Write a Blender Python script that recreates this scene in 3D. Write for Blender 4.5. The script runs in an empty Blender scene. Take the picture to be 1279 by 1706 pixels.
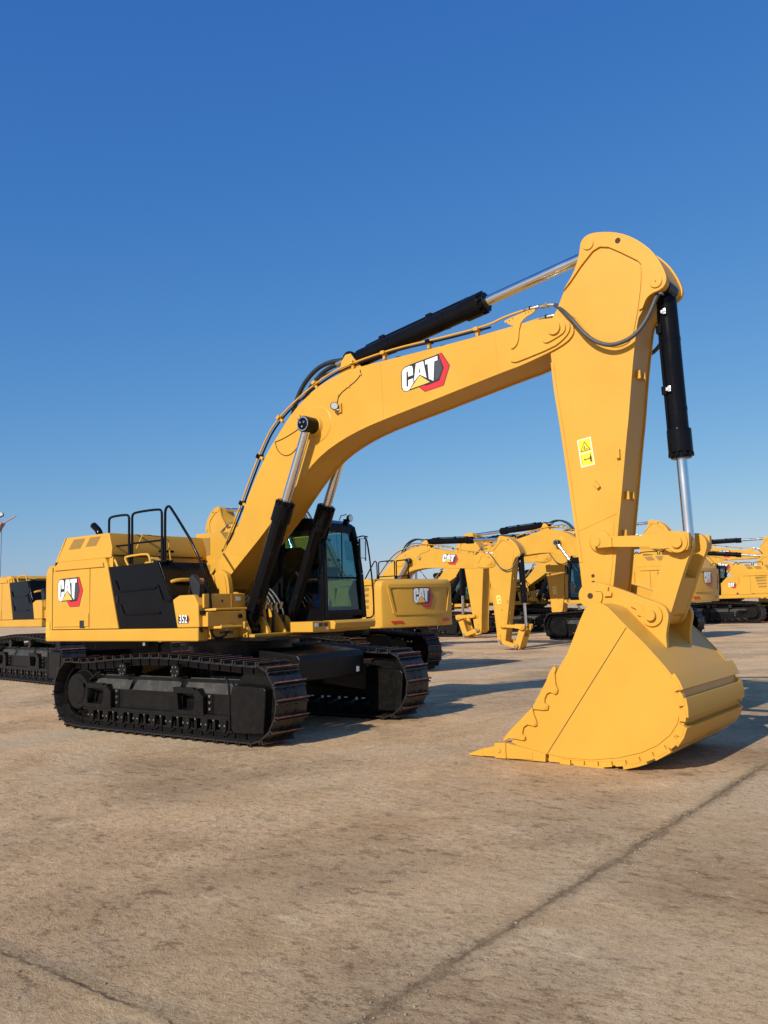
import bpy, bmesh, math, random
from mathutils import Vector, Matrix
R = math.radians
PI = math.pi
scene = bpy.context.scene
COL = scene.collection
random.seed(4)

# ------------------------------------------------------------------ materials
def mat(name, col, rough=.5, metal=0.0, var=0.0, vscale=3.0, bump=0.0, bscale=40.0, coat=0.0, dust=0.0, trans=0.0, spec=None):
    m = bpy.data.materials.new(name); m.use_nodes = True
    nt = m.node_tree; b = nt.nodes['Principled BSDF']
    b.inputs['Base Color'].default_value = (*col, 1); b.inputs['Roughness'].default_value = rough
    b.inputs['Metallic'].default_value = metal
    if coat: b.inputs['Coat Weight'].default_value = coat; b.inputs['Coat Roughness'].default_value = .12
    if spec is not None: b.inputs['Specular IOR Level'].default_value = spec
    tc = nt.nodes.new('ShaderNodeTexCoord')
    if var:
        n = nt.nodes.new('ShaderNodeTexNoise'); n.inputs['Scale'].default_value = vscale; n.inputs['Detail'].default_value = 6
        nt.links.new(tc.outputs['Object'], n.inputs['Vector'])
        r = nt.nodes.new('ShaderNodeMapRange'); r.inputs[1].default_value = .3; r.inputs[2].default_value = .7
        r.inputs[3].default_value = 1-var; r.inputs[4].default_value = 1+var
        nt.links.new(n.outputs['Fac'], r.inputs[0])
        mx = nt.nodes.new('ShaderNodeVectorMath'); mx.operation = 'SCALE'; mx.inputs[0].default_value = col
        nt.links.new(r.outputs[0], mx.inputs['Scale'])
        src = mx.outputs[0]
        if dust:
            n2 = nt.nodes.new('ShaderNodeTexNoise'); n2.inputs['Scale'].default_value = vscale*3; n2.inputs['Detail'].default_value = 10; n2.inputs['Roughness'].default_value = .75
            nt.links.new(tc.outputs['Object'], n2.inputs['Vector'])
            r2 = nt.nodes.new('ShaderNodeMapRange'); r2.inputs[1].default_value = .48; r2.inputs[2].default_value = .75; r2.inputs[3].default_value = 0; r2.inputs[4].default_value = dust
            nt.links.new(n2.outputs['Fac'], r2.inputs[0])
            mm = nt.nodes.new('ShaderNodeMix'); mm.data_type = 'RGBA'
            nt.links.new(r2.outputs[0], mm.inputs['Factor']); nt.links.new(src, mm.inputs['A']); mm.inputs['B'].default_value = (.30, .24, .17, 1)
            src = mm.outputs['Result']
        nt.links.new(src, b.inputs['Base Color'])
        rr = nt.nodes.new('ShaderNodeMapRange'); rr.inputs[1].default_value = .3; rr.inputs[2].default_value = .7
        rr.inputs[3].default_value = max(rough-.06, .02); rr.inputs[4].default_value = min(rough+.08, 1)
        nt.links.new(n.outputs['Fac'], rr.inputs[0]); nt.links.new(rr.outputs[0], b.inputs['Roughness'])
    if bump:
        nb = nt.nodes.new('ShaderNodeTexNoise'); nb.inputs['Scale'].default_value = bscale; nb.inputs['Detail'].default_value = 3
        nt.links.new(tc.outputs['Object'], nb.inputs['Vector'])
        bp = nt.nodes.new('ShaderNodeBump'); bp.inputs['Strength'].default_value = bump; bp.inputs['Distance'].default_value = .004
        nt.links.new(nb.outputs['Fac'], bp.inputs['Height']); nt.links.new(bp.outputs[0], b.inputs['Normal'])
    return m
YEL = mat('yellow_paint', (.63, .337, .042), .40, var=.05, vscale=1.3, bump=.2, bscale=7, dust=.08, spec=.28)
YELD = mat('yellow_cast_paint', (.62, .30, .045), .5, var=.06, vscale=4, bump=.3, bscale=70, dust=.12)
BLK = mat('black_paint', (.0055, .0055, .007), .16, var=.12, vscale=3, bump=.12, bscale=18, dust=.006, spec=.13)
BLKM = mat('black_undercarriage_paint', (.0048, .0045, .0045), .38, var=.25, vscale=4, bump=.35, bscale=50, dust=.035, spec=.25)
BLKP = mat('black_plastic', (.014, .014, .016), .42, var=.1, vscale=8, bump=.3, bscale=220)
RUB = mat('rubber_hose', (.016, .016, .018), .45, var=.15, vscale=20, bump=.4, bscale=300)
HOSE = mat('grey_hose', (.055, .057, .06), .42, var=.15, vscale=25, bump=.5, bscale=260)
CHR = mat('chrome', (.78, .79, .80), .16, 1.0, var=.04, vscale=2)
ZINC = mat('zinc_steel', (.62, .62, .60), .32, 1.0, var=.1, vscale=40)
DUSTB = mat('dusty_black_steel', (.030, .030, .027), .7, var=.35, vscale=2.5, bump=.4, bscale=60, dust=.25)
SHOE = mat('track_shoe_steel', (.020, .018, .018), .45, .3, var=.5, vscale=7, bump=.5, bscale=60, dust=.22)
RUST = mat('rust_worn_steel', (.24, .10, .06), .65, .3, var=.5, vscale=14, bump=.5, bscale=120, dust=.12)
VENT = mat('vent_mesh', (.30, .17, .035), .7, var=.1, vscale=60, bump=.9, bscale=330)
SEAM = mat('panel_gap', (.05, .025, .008), .8)
WHT = mat('decal_white', (.82, .82, .80), .35)
DBK = mat('decal_black', (.022, .024, .028), .35)
DGR = mat('decal_charcoal', (.055, .06, .075), .4)
RED = mat('decal_red', (.62, .025, .035), .35)
DYE = mat('decal_yellow', (.85, .50, .10), .35)
LYE = mat('decal_warning_yellow', (.88, .66, .03), .4)
STK = mat('faded_warning_yellow', (.66, .42, .05), .45)
SEAT = mat('seat_cloth', (.018, .022, .032), .85, var=.2, vscale=30, bump=.5, bscale=300)
BLUE = mat('blue_cloth', (.03, .16, .42), .8, var=.2, vscale=20)
REFL = mat('red_reflector', (.6, .03, .02), .25)
LENS = mat('lamp_lens', (.75, .75, .72), .12, .3)
CRN = mat('crane_red_lattice', (.32, .16, .14), .6, var=.2, vscale=1)
MIRR = mat('mirror_glass', (.85, .86, .88), .04, 1.0)

def glass_mat():
    m = bpy.data.materials.new('tinted_cab_glass'); m.use_nodes = True; nt = m.node_tree
    for n in list(nt.nodes): nt.nodes.remove(n)
    o = nt.nodes.new('ShaderNodeOutputMaterial'); mix = nt.nodes.new('ShaderNodeMixShader')
    t = nt.nodes.new('ShaderNodeBsdfTransparent'); t.inputs[0].default_value = (.50, .67, .71, 1)
    g = nt.nodes.new('ShaderNodeBsdfGlossy'); g.inputs['Roughness'].default_value = .02; g.inputs['Color'].default_value = (.9, .97, .97, 1)
    lw = nt.nodes.new('ShaderNodeLayerWeight'); lw.inputs[0].default_value = .5
    p5 = nt.nodes.new('ShaderNodeMath'); p5.operation = 'POWER'; p5.inputs[1].default_value = 4; nt.links.new(lw.outputs['Facing'], p5.inputs[0])
    f = nt.nodes.new('ShaderNodeMath'); f.operation = 'MULTIPLY_ADD'; f.inputs[1].default_value = .85; f.inputs[2].default_value = .045; nt.links.new(p5.outputs[0], f.inputs[0])
    nt.links.new(f.outputs[0], mix.inputs[0]); nt.links.new(t.outputs[0], mix.inputs[1]); nt.links.new(g.outputs[0], mix.inputs[2])
    nt.links.new(mix.outputs[0], o.inputs[0]); return m
GLASS = glass_mat()

# ------------------------------------------------------------------ mesh builder
def inset(pts, d):
    n = len(pts); out = []
    area = sum(pts[i][0]*pts[(i+1) % n][1]-pts[(i+1) % n][0]*pts[i][1] for i in range(n))
    s = 1 if area > 0 else -1
    for i in range(n):
        p, q, r_ = Vector(pts[i-1]), Vector(pts[i]), Vector(pts[(i+1) % n])
        a = (q-p).normalized(); b = (r_-q).normalized()
        na = Vector((-a.y, a.x))*s; nb = Vector((-b.y, b.x))*s
        v = na+nb; l = v.length
        if l < 1e-6: out.append(tuple(q)); continue
        v /= l; k = d/max(.5, v.dot(na)); out.append(tuple(q+v*k))
    return out
def chaikin(pts, n=1, closed=True):
    for _ in range(n):
        o = []; m = len(pts)
        if not closed: o.append(pts[0])
        for i in range(m if closed else m-1):
            a, b = Vector(pts[i]), Vector(pts[(i+1) % m])
            o.append(tuple(a*.75+b*.25)); o.append(tuple(a*.25+b*.75))
        if not closed: o.append(pts[-1])
        pts = o
    return pts
def arc(cx, cz, r, a0, a1, n):
    return [(cx+r*math.cos(R(a0+(a1-a0)*i/n)), cz+r*math.sin(R(a0+(a1-a0)*i/n))) for i in range(n+1)]

class MB:
    def __init__(s): s.bm = bmesh.new(); s.mats = []
    def mi(s, m):
        if m not in s.mats: s.mats.append(m)
        return s.mats.index(m)
    def _faces(s, fs, m):
        k = s.mi(m)
        for f in fs: f.material_index = k
    def bevel(s, faces, w, seg=2):
        es = set()
        for f in faces:
            for e in f.edges:
                if len(e.link_faces) == 2 and e.calc_face_angle(0) > R(28): es.add(e)
        if es: bmesh.ops.bevel(s.bm, geom=list(es), offset=w, segments=seg, affect='EDGES', clamp_overlap=True, profile=.6, material=-1)
    def loops(s, A, B, m, bv=0, seg=2):
        """closed solid between two matching outlines of 3-D points"""
        va = [s.bm.verts.new(p) for p in A]; vb = [s.bm.verts.new(p) for p in B]; n = len(va)
        fs = [s.bm.faces.new(va), s.bm.faces.new(vb[::-1])]
        for i in range(n): fs.append(s.bm.faces.new((va[i], vb[i], vb[(i+1) % n], va[(i+1) % n])))
        k = s.mi(m)
        for f in fs: f.material_index = k
        bmesh.ops.recalc_face_normals(s.bm, faces=fs)
        if bv: s.bevel(fs, bv, seg)
        return s
    def prism(s, pts, y0, y1, m, bv=0, seg=2):      # outline in x,z swept along y
        return s.loops([(x, y0, z) for x, z in pts], [(x, y1, z) for x, z in pts], m, bv, seg)
    def prismx(s, pts, x0, x1, m, bv=0, seg=2):     # outline in y,z swept along x
        return s.loops([(x0, y, z) for y, z in pts], [(x1, y, z) for y, z in pts], m, bv, seg)
    def prismz(s, pts, z0, z1, m, bv=0, seg=2):
        return s.loops([(x, y, z0) for x, y in pts], [(x, y, z1) for x, y in pts], m, bv, seg)
    def box(s, x0, x1, y0, y1, z0, z1, m, bv=0, seg=2):
        return s.prism([(x0, z0), (x1, z0), (x1, z1), (x0, z1)], y0, y1, m, bv, seg)
    def cyl(s, p0, p1, r, m, n=24, r1=None, bv=0):
        p0, p1 = Vector(p0), Vector(p1); d = (p1-p0).normalized()
        u = d.orthogonal().normalized(); v = d.cross(u); r1 = r if r1 is None else r1
        A = [p0+(u*math.cos(2*PI*i/n)+v*math.sin(2*PI*i/n))*r for i in range(n)]
        B = [p1+(u*math.cos(2*PI*i/n)+v*math.sin(2*PI*i/n))*r1 for i in range(n)]
        return s.loops(A, B, m, bv, 2)
    def bar(s, p0, p1, w, h, m, bv=0, up=(0, 1, 0)):
        p0, p1 = Vector(p0), Vector(p1); d = (p1-p0).normalized()
        u = Vector(up); u = u-d*u.dot(d)
        if u.length < .05: u = Vector((0, 0, 1)); u = u-d*u.dot(d)
        u.normalize(); v = d.cross(u)
        q = [u*w/2+v*h/2, u*w/2-v*h/2, -u*w/2-v*h/2, -u*w/2+v*h/2]
        return s.loops([p0+a for a in q], [p1+a for a in q], m, bv)
    def tube(s, path, r, m, n=10, smooth=0):
        if smooth: path = chaikin([tuple(p) for p in path], smooth, closed=False)
        P = [Vector(p) for p in path]; rings = []; u = None
        for i, p in enumerate(P):
            d = (P[min(i+1, len(P)-1)]-P[max(i-1, 0)]).normalized()
            u = d.orthogonal().normalized() if u is None else (u-d*u.dot(d)).normalized()
            v = d.cross(u)
            rings.append([s.bm.verts.new(p+(u*math.cos(2*PI*k/n)+v*math.sin(2*PI*k/n))*r) for k in range(n)])
        k_ = s.mi(m); fs = []
        for a, b in zip(rings, rings[1:]):
            for k in range(n): fs.append(s.bm.faces.new((a[k], a[(k+1) % n], b[(k+1) % n], b[k])))
        fs.append(s.bm.faces.new(rings[0][::-1])); fs.append(s.bm.faces.new(rings[-1]))
        for f in fs: f.material_index = k_
        return s
    def build(s, name, parent=None, sharp=38, wn=True):
        me = bpy.data.meshes.new(name); s.bm.to_mesh(me); s.bm.free()
        for m in s.mats: me.materials.append(m)
        for p in me.polygons: p.use_smooth = True
        me.set_sharp_from_angle(angle=R(sharp))
        o = bpy.data.objects.new(name, me); COL.objects.link(o)
        if parent: o.parent = parent
        if wn:
            w = o.modifiers.new('wn', 'WEIGHTED_NORMAL'); w.keep_sharp = True
        return o
def sides(m, name, parent, **k):
    """build the right hand and the left hand piece of one mirrored mesh as two objects"""
    bm = m.bm; out = []
    for s in (-1, 1):
        b2 = bm.copy(); b2.faces.ensure_lookup_table()
        seen = set(); kill = []
        for v in b2.verts:
            if v in seen: continue
            st = [v]; seen.add(v); comp = [v]
            while st:
                a = st.pop()
                for e in a.link_edges:
                    o = e.other_vert(a)
                    if o not in seen: seen.add(o); st.append(o); comp.append(o)
            if sum(q.co.y for q in comp)*s < 0: kill += comp
        bmesh.ops.delete(b2, geom=kill, context='VERTS')
        n = MB(); n.bm.free(); n.bm = b2; n.mats = list(m.mats); out.append(n.build(name, parent, **k))
    bm.free()
    return out
def empty(name, loc=(0, 0, 0), rz=0, s=1):
    o = bpy.data.objects.new(name, None); COL.objects.link(o); o.location = loc; o.rotation_euler = (0, 0, rz); o.scale = (s, s, s)
    o.empty_display_size = .3
    return o
def tag(o, label=None, cat=None, group=None, kind=None):
    if label: o['label'] = label
    if cat: o['category'] = cat
    if group: o['group'] = group
    if kind: o['kind'] = kind
    return o

# ------------------------------------------------------------------ badge: "CAT" with pyramid and red hexagon
def badge(fn, parent, name='badge', simple=False):
    """fn(u, v, h) -> 3-D point; u 0..1 across, v 0..1 up, h metres off the surface"""
    def N(l): return [((x-320)/720, (1280-y)/837) for x, y in l]
    m = MB()
    def lay(pts, h0, h1, mt): m.loops([fn(u, v, h0) for u, v in pts], [fn(u, v, h1) for u, v in pts], mt)
    redo = N([(868, 443), (935, 447), (1045, 838), (946, 1288), (676, 1286), (590, 1112), (700, 1075), (868, 1080)])
    lay(inset(redo, -.014), -.001, .0012, DBK)
    lay(redo, -.001, .002, RED)
    blk = N([(310, 570), (332, 500), (380, 452), (450, 441), (896, 441), (965, 842), (893, 1132), (700, 1150), (655, 1116), (400, 1122), (345, 1095), (312, 1000)])
    lay(blk, -.001, .0032, DBK)
    lay(N([(835, 620), (905, 560), (945, 842), (885, 1060), (825, 1090)]), -.001, .0037, DGR)
    C = N([(325, 575), (345, 510), (385, 478), (445, 472), (485, 497), (498, 560), (498, 745), (422, 750), (420, 610), (409, 592), (397, 610), (392, 985), (403, 1012), (418, 990), (422, 838), (498, 832), (500, 955), (428, 1112), (385, 1105), (345, 1070), (325, 980)])
    lay(C, -.001, .0045, WHT)
    A = N([(548, 478), (662, 478), (704, 948), (601, 800), (510, 935), (514, 860)])
    lay(A, -.001, .0045, WHT)
    lay(N([(598, 600), (612, 745), (588, 745)]), -.001, .0053, DBK)
    T = N([(690, 478), (878, 478), (878, 590), (828, 592), (806, 1092), (737, 992), (727, 592), (690, 592)])
    lay(T, -.001, .0045, WHT)
    lay(N([(601, 826), (752, 1087), (448, 1094)]), -.001, .006, DYE)
    return m.build(name, parent, wn=False)

def text_mesh(txt, size, name, parent, mtx, mt, ext=.002, bold=.0):
    c = bpy.data.curves.new(name+'_curve', 'FONT'); c.body = txt; c.size = size; c.extrude = ext; c.offset = bold
    c.align_x = 'CENTER'; c.align_y = 'CENTER'; c.resolution_u = 4
    o = bpy.data.objects.new('tmp', c); COL.objects.link(o)
    bpy.context.view_layer.update()
    me = bpy.data.meshes.new_from_object(o.evaluated_get(bpy.context.evaluated_depsgraph_get()))
    bpy.data.objects.remove(o); me.name = name; me.materials.clear(); me.materials.append(mt)
    me.transform(mtx)
    o = bpy.data.objects.new(name, me); COL.objects.link(o); o.parent = parent
    return o
SIDE = Matrix(((1, 0, 0, 0), (0, 0, -1, 0), (0, 1, 0, 0), (0, 0, 0, 1)))   # text lying in x,z facing -y

# ------------------------------------------------------------------ traced outlines (metres, x forward / z up)
BOOM = [(-0.274,2.539),(-0.010,2.866),(0.285,3.174),(0.493,3.582),(0.624,3.807),(0.765,4.028),(1.030,4.384),(1.322,4.681),(1.573,4.925),(1.922,5.147),(2.256,5.290),(2.579,5.364),(2.986,5.398),(3.658,5.400),(4.377,5.405),(5.048,5.417),(5.443,5.435),(5.694,5.436),(5.932,5.441),(6.204,5.400),(6.315,5.350),(6.381,5.291),(6.404,5.208),(6.383,5.136),(6.298,5.064),(6.108,4.994),(5.670,4.892),(5.406,4.857),(4.505,4.710),(4.043,4.633),(3.459,4.542),(3.014,4.462),(2.609,4.353),(2.222,4.200),(1.887,3.981),(1.534,3.667),(1.100,3.225),(-0.037,2.318),(-0.095,2.171),(-0.273,2.127),(-0.452,2.184),(-0.495,2.357)]
STICK = [(6.540,6.206),(6.551,6.279),(6.600,6.340),(6.681,6.367),(6.813,6.350),(6.985,6.299),(7.152,6.213),(7.312,6.082),(7.446,5.928),(7.536,5.757),(7.587,5.610),(7.593,5.526),(7.557,5.460),(7.495,5.430),(7.413,5.420),(7.338,5.374),(7.295,5.281),(7.260,5.223),(7.210,5.153),(7.148,4.821),(7.099,4.529),(7.019,3.958),(6.986,3.781),(6.876,3.070),(6.800,2.609),(6.744,2.219),(6.678,1.830),(6.605,1.747),(6.489,1.721),(6.376,1.766),(6.319,1.855),(6.309,1.949),(6.290,2.279),(6.243,2.837),(6.194,3.366),(6.129,4.001),(6.070,4.725),(6.048,5.081),(6.040,5.281),(6.108,5.439),(6.183,5.526),(6.237,5.645),(6.302,5.762),(6.426,5.906),(6.505,6.076)]
SPANEL = [(6.165,5.508),(6.224,5.626),(6.287,5.710),(6.398,5.825),(6.545,5.984),(6.711,6.131),(6.801,6.157),(6.909,6.122),(7.054,6.017),(7.256,5.857),(7.298,5.800),(7.304,5.716),(7.286,5.533),(7.231,5.252),(7.200,5.134),(7.150,4.954),(7.087,4.876),(6.948,4.848),(6.768,4.906),(6.622,5.034),(6.498,5.212),(6.394,5.366)]
BPL1 = [(5.491,5.021),(5.501,4.969),(5.562,4.943),(5.624,4.944),(6.122,5.029),(6.254,5.095),(6.345,5.172),(6.369,5.266),(6.321,5.340),(6.225,5.380),(6.109,5.395),(5.987,5.364)]
BPL2 = [(5.975,5.144),(6.020,5.097),(6.079,5.100),(6.258,5.160),(6.307,5.204),(6.311,5.279),(6.257,5.351),(6.154,5.374),(6.081,5.342)]
BSIDE = [(6.824,1.806),(6.756,1.816),(6.708,1.801),(6.627,1.734),(6.564,1.618),(6.467,1.412),(6.386,1.243),(6.261,1.067),(5.988,0.646),(5.731,0.342),(5.606,0.201),(5.721,0.156),(5.840,0.138),(6.090,0.092),(6.084,0.014),(6.271,0.012),(6.412,0.012),(6.550,0.013),(6.767,0.022),(6.981,0.051),(7.138,0.093),(7.242,0.132),(7.332,0.170),(7.423,0.223),(7.499,0.269),(7.563,0.322),(7.629,0.410),(7.667,0.506),(7.685,0.601),(7.687,0.695),(7.674,0.790),(7.652,0.871),(7.622,0.949),(7.576,1.027),(7.507,1.119),(7.415,1.227),(7.296,1.361),(7.114,1.541),(6.979,1.683),(6.906,1.760)]
BPLATE = [(7.114,1.529),(6.081,0.102),(6.274,0.077),(6.608,0.077),(6.932,0.125),(7.196,0.201),(7.377,0.290),(7.520,0.408),(7.602,0.526),(7.641,0.647),(7.644,0.765),(7.617,0.882),(7.573,0.996),(7.405,1.215)]
EAR = [(6.342,1.915),(6.370,1.983),(6.417,2.028),(6.492,2.052),(6.578,2.043),(6.720,2.005),(6.885,1.945),(7.046,1.879),(7.205,1.814),(7.321,1.771),(7.371,1.732),(7.399,1.674),(7.402,1.610),(7.378,1.520),(7.358,1.418),(7.360,1.328),(7.361,1.265),(7.340,1.245),(7.175,1.357),(6.970,1.526),(6.761,1.734),(6.592,1.763),(6.474,1.751),(6.388,1.790),(6.347,1.846)]
CUT1 = [(6.234,1.103),(6.253,1.072),(6.229,1.020),(6.236,0.889),(6.259,0.838),(6.248,0.797),(6.215,0.780),(6.187,0.795),(6.158,0.804),(6.114,0.782),(6.087,0.728),(6.084,0.675),(6.130,0.652),(6.118,0.604),(6.059,0.596),(5.926,0.603),(5.935,0.643),(6.123,0.939),(6.149,1.005),(6.204,1.084)]
CUT2 = [(5.921,0.624),(5.938,0.538),(5.968,0.461),(5.966,0.416),(5.930,0.404),(5.886,0.417),(5.841,0.420),(5.793,0.385),(5.774,0.318),(5.787,0.280),(5.816,0.255),(5.785,0.234),(5.680,0.246),(5.602,0.249),(5.523,0.209),(5.515,0.235),(5.591,0.320)]
BEAM = [(6.546,2.514),(6.550,2.570),(6.613,2.602),(6.680,2.588),(6.732,2.583),(6.830,2.578),(7.294,2.562),(7.401,2.592),(7.504,2.591),(7.671,2.562),(7.683,2.550),(7.671,2.370),(7.590,2.362),(7.521,2.339),(7.433,2.358),(7.375,2.416),(6.820,2.453),(6.710,2.460),(6.595,2.440)]
POWER = [(7.372,2.477),(7.440,2.560),(7.560,2.600),(7.660,2.540),(7.690,2.450),(7.660,2.340),(7.607,2.250),(7.491,1.951),(7.382,1.659),(7.335,1.559),(7.237,1.517),(7.130,1.571),(7.105,1.680),(7.145,1.817),(7.203,1.953),(7.314,2.252)]
FOOT = [(-0.101,2.480),(-0.055,2.517),(0.000,2.521),(0.063,2.508),(0.126,2.481),(0.179,2.430),(0.205,2.368),(0.221,2.283),(0.238,2.185),(0.260,1.60),(-.35,1.60),(-0.30,2.15),(-0.22,2.33)]
HOOK = (6.49, 1.89)         # stick / bucket pin
BP2 = (7.213, 1.647)        # bucket / power link pin
FOOTP = (-.30, 2.33)        # boom foot pin
TIPP = (6.163, 5.258)       # boom / stick pin
ARM0, ARM1 = (2.62, 5.615), (6.655, 6.249)
BC0, BC1 = (.70, 1.545), (2.062, 4.63)
KC0, KC1 = (7.468, 5.53), (7.55, 2.455)

# ------------------------------------------------------------------ the excavator
def pin(m, x, z, y0, y1, r, mt=None, n=24): m.cyl((x, y0, z), (x, y1, z), r, mt or YEL, n, bv=.006)

def make_boom(P, small):
    m = MB(); b = chaikin(BOOM, 1)
    core = inset(b, .022)
    m.prism(core, -.282, .282, YEL)
    for s in (-1, 1): m.prism(b, s*.31, s*.28, YEL, .005)
    boom = m.build('boom', P)
    m = MB()
    for s in (-1, 1):
        m.prism(chaikin(BPL1, 1), s*.309, s*.336, YEL, .006)
        m.prism(chaikin(BPL2, 1), s*.335, s*.36, YEL, .006)
        pin(m, *TIPP, s*.30, s*.392, .085)
    sides(m, 'reinforcing_plate', boom)
    for s in (-1, 1):       # cylinder pin bosses on the boom
        m = MB()
        m.cyl((2.10, s*.305, 4.66), (2.10, s*.322, 4.66), .30, YEL, 40, r1=.27, bv=.004)
        m.cyl((2.062, s*.31, 4.63), (2.062, s*.37, 4.63), .17, YEL, 32, r1=.135, bv=.008)
        m.build('pin_boss', boom)
    m = MB()                # weld seams and bolted flange lines
    for x, z0, z1 in ((3.38, 4.54, 5.385), (5.30, 4.86, 5.415)):
        for s in (-1, 1): m.bar((x, s*.311, z0), (x-.03, s*.311, z1), .005, .016, YEL)
    for s in (-1, 1): m.bar((.02, s*.311, 2.86), (.45, s*.311, 2.72), .006, .018, YEL)
    sides(m, 'weld_seam', boom)
    badge(lambda u, v, h: (3.735+.805*u, -.311-h, 4.775+.455*v+.088*u), boom)
    # pipes on the top of the boom
    pipe = [(0.246,3.504),(0.425,3.838),(0.645,4.213),(0.862,4.560),(1.045,4.786),(1.361,5.022),(1.914,5.297),(2.393,5.464),(2.895,5.526),(3.606,5.572),(4.411,5.552),(5.139,5.560),(5.373,5.617),(5.662,5.640),(5.80,5.640)]
    low = [(-.18, 2.84)]+pipe
    for i, y in enumerate((-.225, -.165, .165, .225)):
        off = .0 if i in (0, 3) else -.03
        pts = [(x, y, z+off*.4) for x, z in (low if i in (0, 3) else low[:-3])]
        m = MB(); m.tube(pts, .0155, YEL if i != 1 else RUB, 10, 2); m.build('hydraulic_pipe', boom, wn=False)
    for k, (x, z, a) in enumerate(((.30, 3.62, 61), (.72, 4.35, 56), (1.20, 4.92, 40), (1.98, 5.35, 24), (2.75, 5.52, 5), (3.35, 5.55, 3), (4.15, 5.55, 0), (4.95, 5.55, 1))):
        m = MB()
        c, s_ = math.cos(R(a)), math.sin(R(a))
        mt = BLK if k in (0, 1, 6) else YEL
        for y0, y1 in ((-.26, -.13), (.13, .26)):
            m.bar((x-c*.035, (y0+y1)/2, z-s_*.035), (x+c*.035, (y0+y1)/2, z+s_*.035), abs(y1-y0), .050, mt, .006)
            m.bar((x+s_*.10, (y0+y1)/2, z-c*.10), (x, (y0+y1)/2, z), .05, .04, YEL)
        sides(m, 'pipe_clamp', boom)
    # steel couplings at the pipe ends
    m = MB()
    for y in (-.225, .225):
        m.cyl((5.68, y, 5.64), (5.90, y, 5.635), .029, ZINC, 14, bv=.004)
        m.cyl((5.77, y, 5.64), (5.785, y, 5.64), .036, BLK, 14)
        m.cyl((5.92, y, 5.634), (6.0, y, 5.632), .030, ZINC, 6)
        m.cyl((6.0, y, 5.632), (6.03, y, 5.63), .042, ZINC, 8)
        m.cyl((6.03, y, 5.63), (6.16, y, 5.60), .024, ZINC, 12)
    sides(m, 'pipe_coupling', boom, wn=False)
    m = MB()                # bracket plate carrying the couplings
    for s in (-1, 1):
        m.prism(chaikin([(5.42, 5.52), (5.52, 5.545), (5.88, 5.60), (5.90, 5.545), (5.74, 5.50), (5.66, 5.42), (5.63, 5.20), (5.56, 5.13), (5.50, 5.14), (5.56, 5.22), (5.58, 5.42), (5.50, 5.47)], 1), s*.311, s*.333, YEL, .003)
        for x, z in ((5.47, 5.515), (5.52, 5.53), (5.57, 5.545), (5.76, 5.575), (5.80, 5.58), (5.84, 5.585)):
            m.cyl((x, s*.33, z-.018), (x, s*.3345, z-.018), .008, SEAM, 8)
    sides(m, 'pipe_bracket', boom)
    # work lamp with its wire
    m = MB()
    m.box(2.56, 2.61, -.345, -.311, 4.76, 4.90, YEL, .004)
    m.bar((2.58, -.36, 4.80), (2.50, -.40, 4.80), .03, .012, ZINC)
    m.cyl((2.49, -.37, 4.86), (2.545, -.42, 4.855), .045, BLK, 20, r1=.062, bv=.004)
    m.cyl((2.545, -.42, 4.855), (2.55, -.424, 4.855), .052, LENS, 20)
    m.build('work_lamp', boom)
    m = MB()
    w = [(2.978,5.349),(2.990,5.274),(2.895,5.194),(2.754,5.135),(2.546,5.037),(2.510,4.895)]
    m.tube([(x, -.317, z) for x, z in w], .0055, RUB, 6, 2)
    for q in (1, 3, 4): m.cyl((w[q][0], -.31, w[q][1]), (w[q][0], -.33, w[q][1]), .016, YELD, 8)
    m.tube([(x, -.317, z) for x, z in [(1.92, 4.66),(1.764,4.664),(1.573,4.591),(1.363,4.531),(1.185,4.505)]], .0055, RUB, 6, 2)
    m.tube([(x, -.317, z) for x, z in [(1.203,4.489),(1.236,4.381),(1.322,4.293),(1.443,4.246),(1.565,4.273),(1.670,4.348),(1.78,4.50)]], .0055, RUB, 6, 2)
    m.build('wire', boom, wn=False)
    m = MB(); m.box(1.69, 1.76, -.335, -.311, 4.80, 4.86, YELD, .004); m.build('lifting_tab', boom)
    # big black hoses to the stick cylinder
    for i, y in enumerate((-.09, .09)):
        m = MB(); m.tube([(1.36, y, 4.86), (1.42, y, 5.06), (1.52, y, 5.27), (1.68, y, 5.46), (1.93, y, 5.62), (2.2, y, 5.67), (2.5, y, 5.64)], .036, RUB, 12, 2)
        m.build('hose', boom, wn=False)
    m = MB()
    for y in (-.09, .09):
        m.cyl((2.34, y, 5.605), (2.56, y, 5.63), .042, ZINC, 14, bv=.004); m.cyl((1.36, y, 4.88), (1.44, y, 4.97), .040, ZINC, 12)
    m.build('hose_fitting', boom, wn=False)
    m = MB(); m.tube([(1.72, -.14, 5.19), (1.78, -.14, 5.32), (1.92, -.14, 5.42), (2.15, -.14, 5.47), (2.4, -.14, 5.50)], .014, RUB, 8, 2); m.build('thin_hose', boom, wn=False)
    # foot lug for the stick cylinder
    m = MB()
    for y in (-.17, .15): m.prism([(2.42, 5.33), (2.95, 5.38), (2.78, 5.55), (2.68, 5.69), (2.58, 5.69), (2.50, 5.60)], y, y+.04, YEL, .005)
    sides(m, 'cylinder_lug', boom)
    return boom

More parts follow.
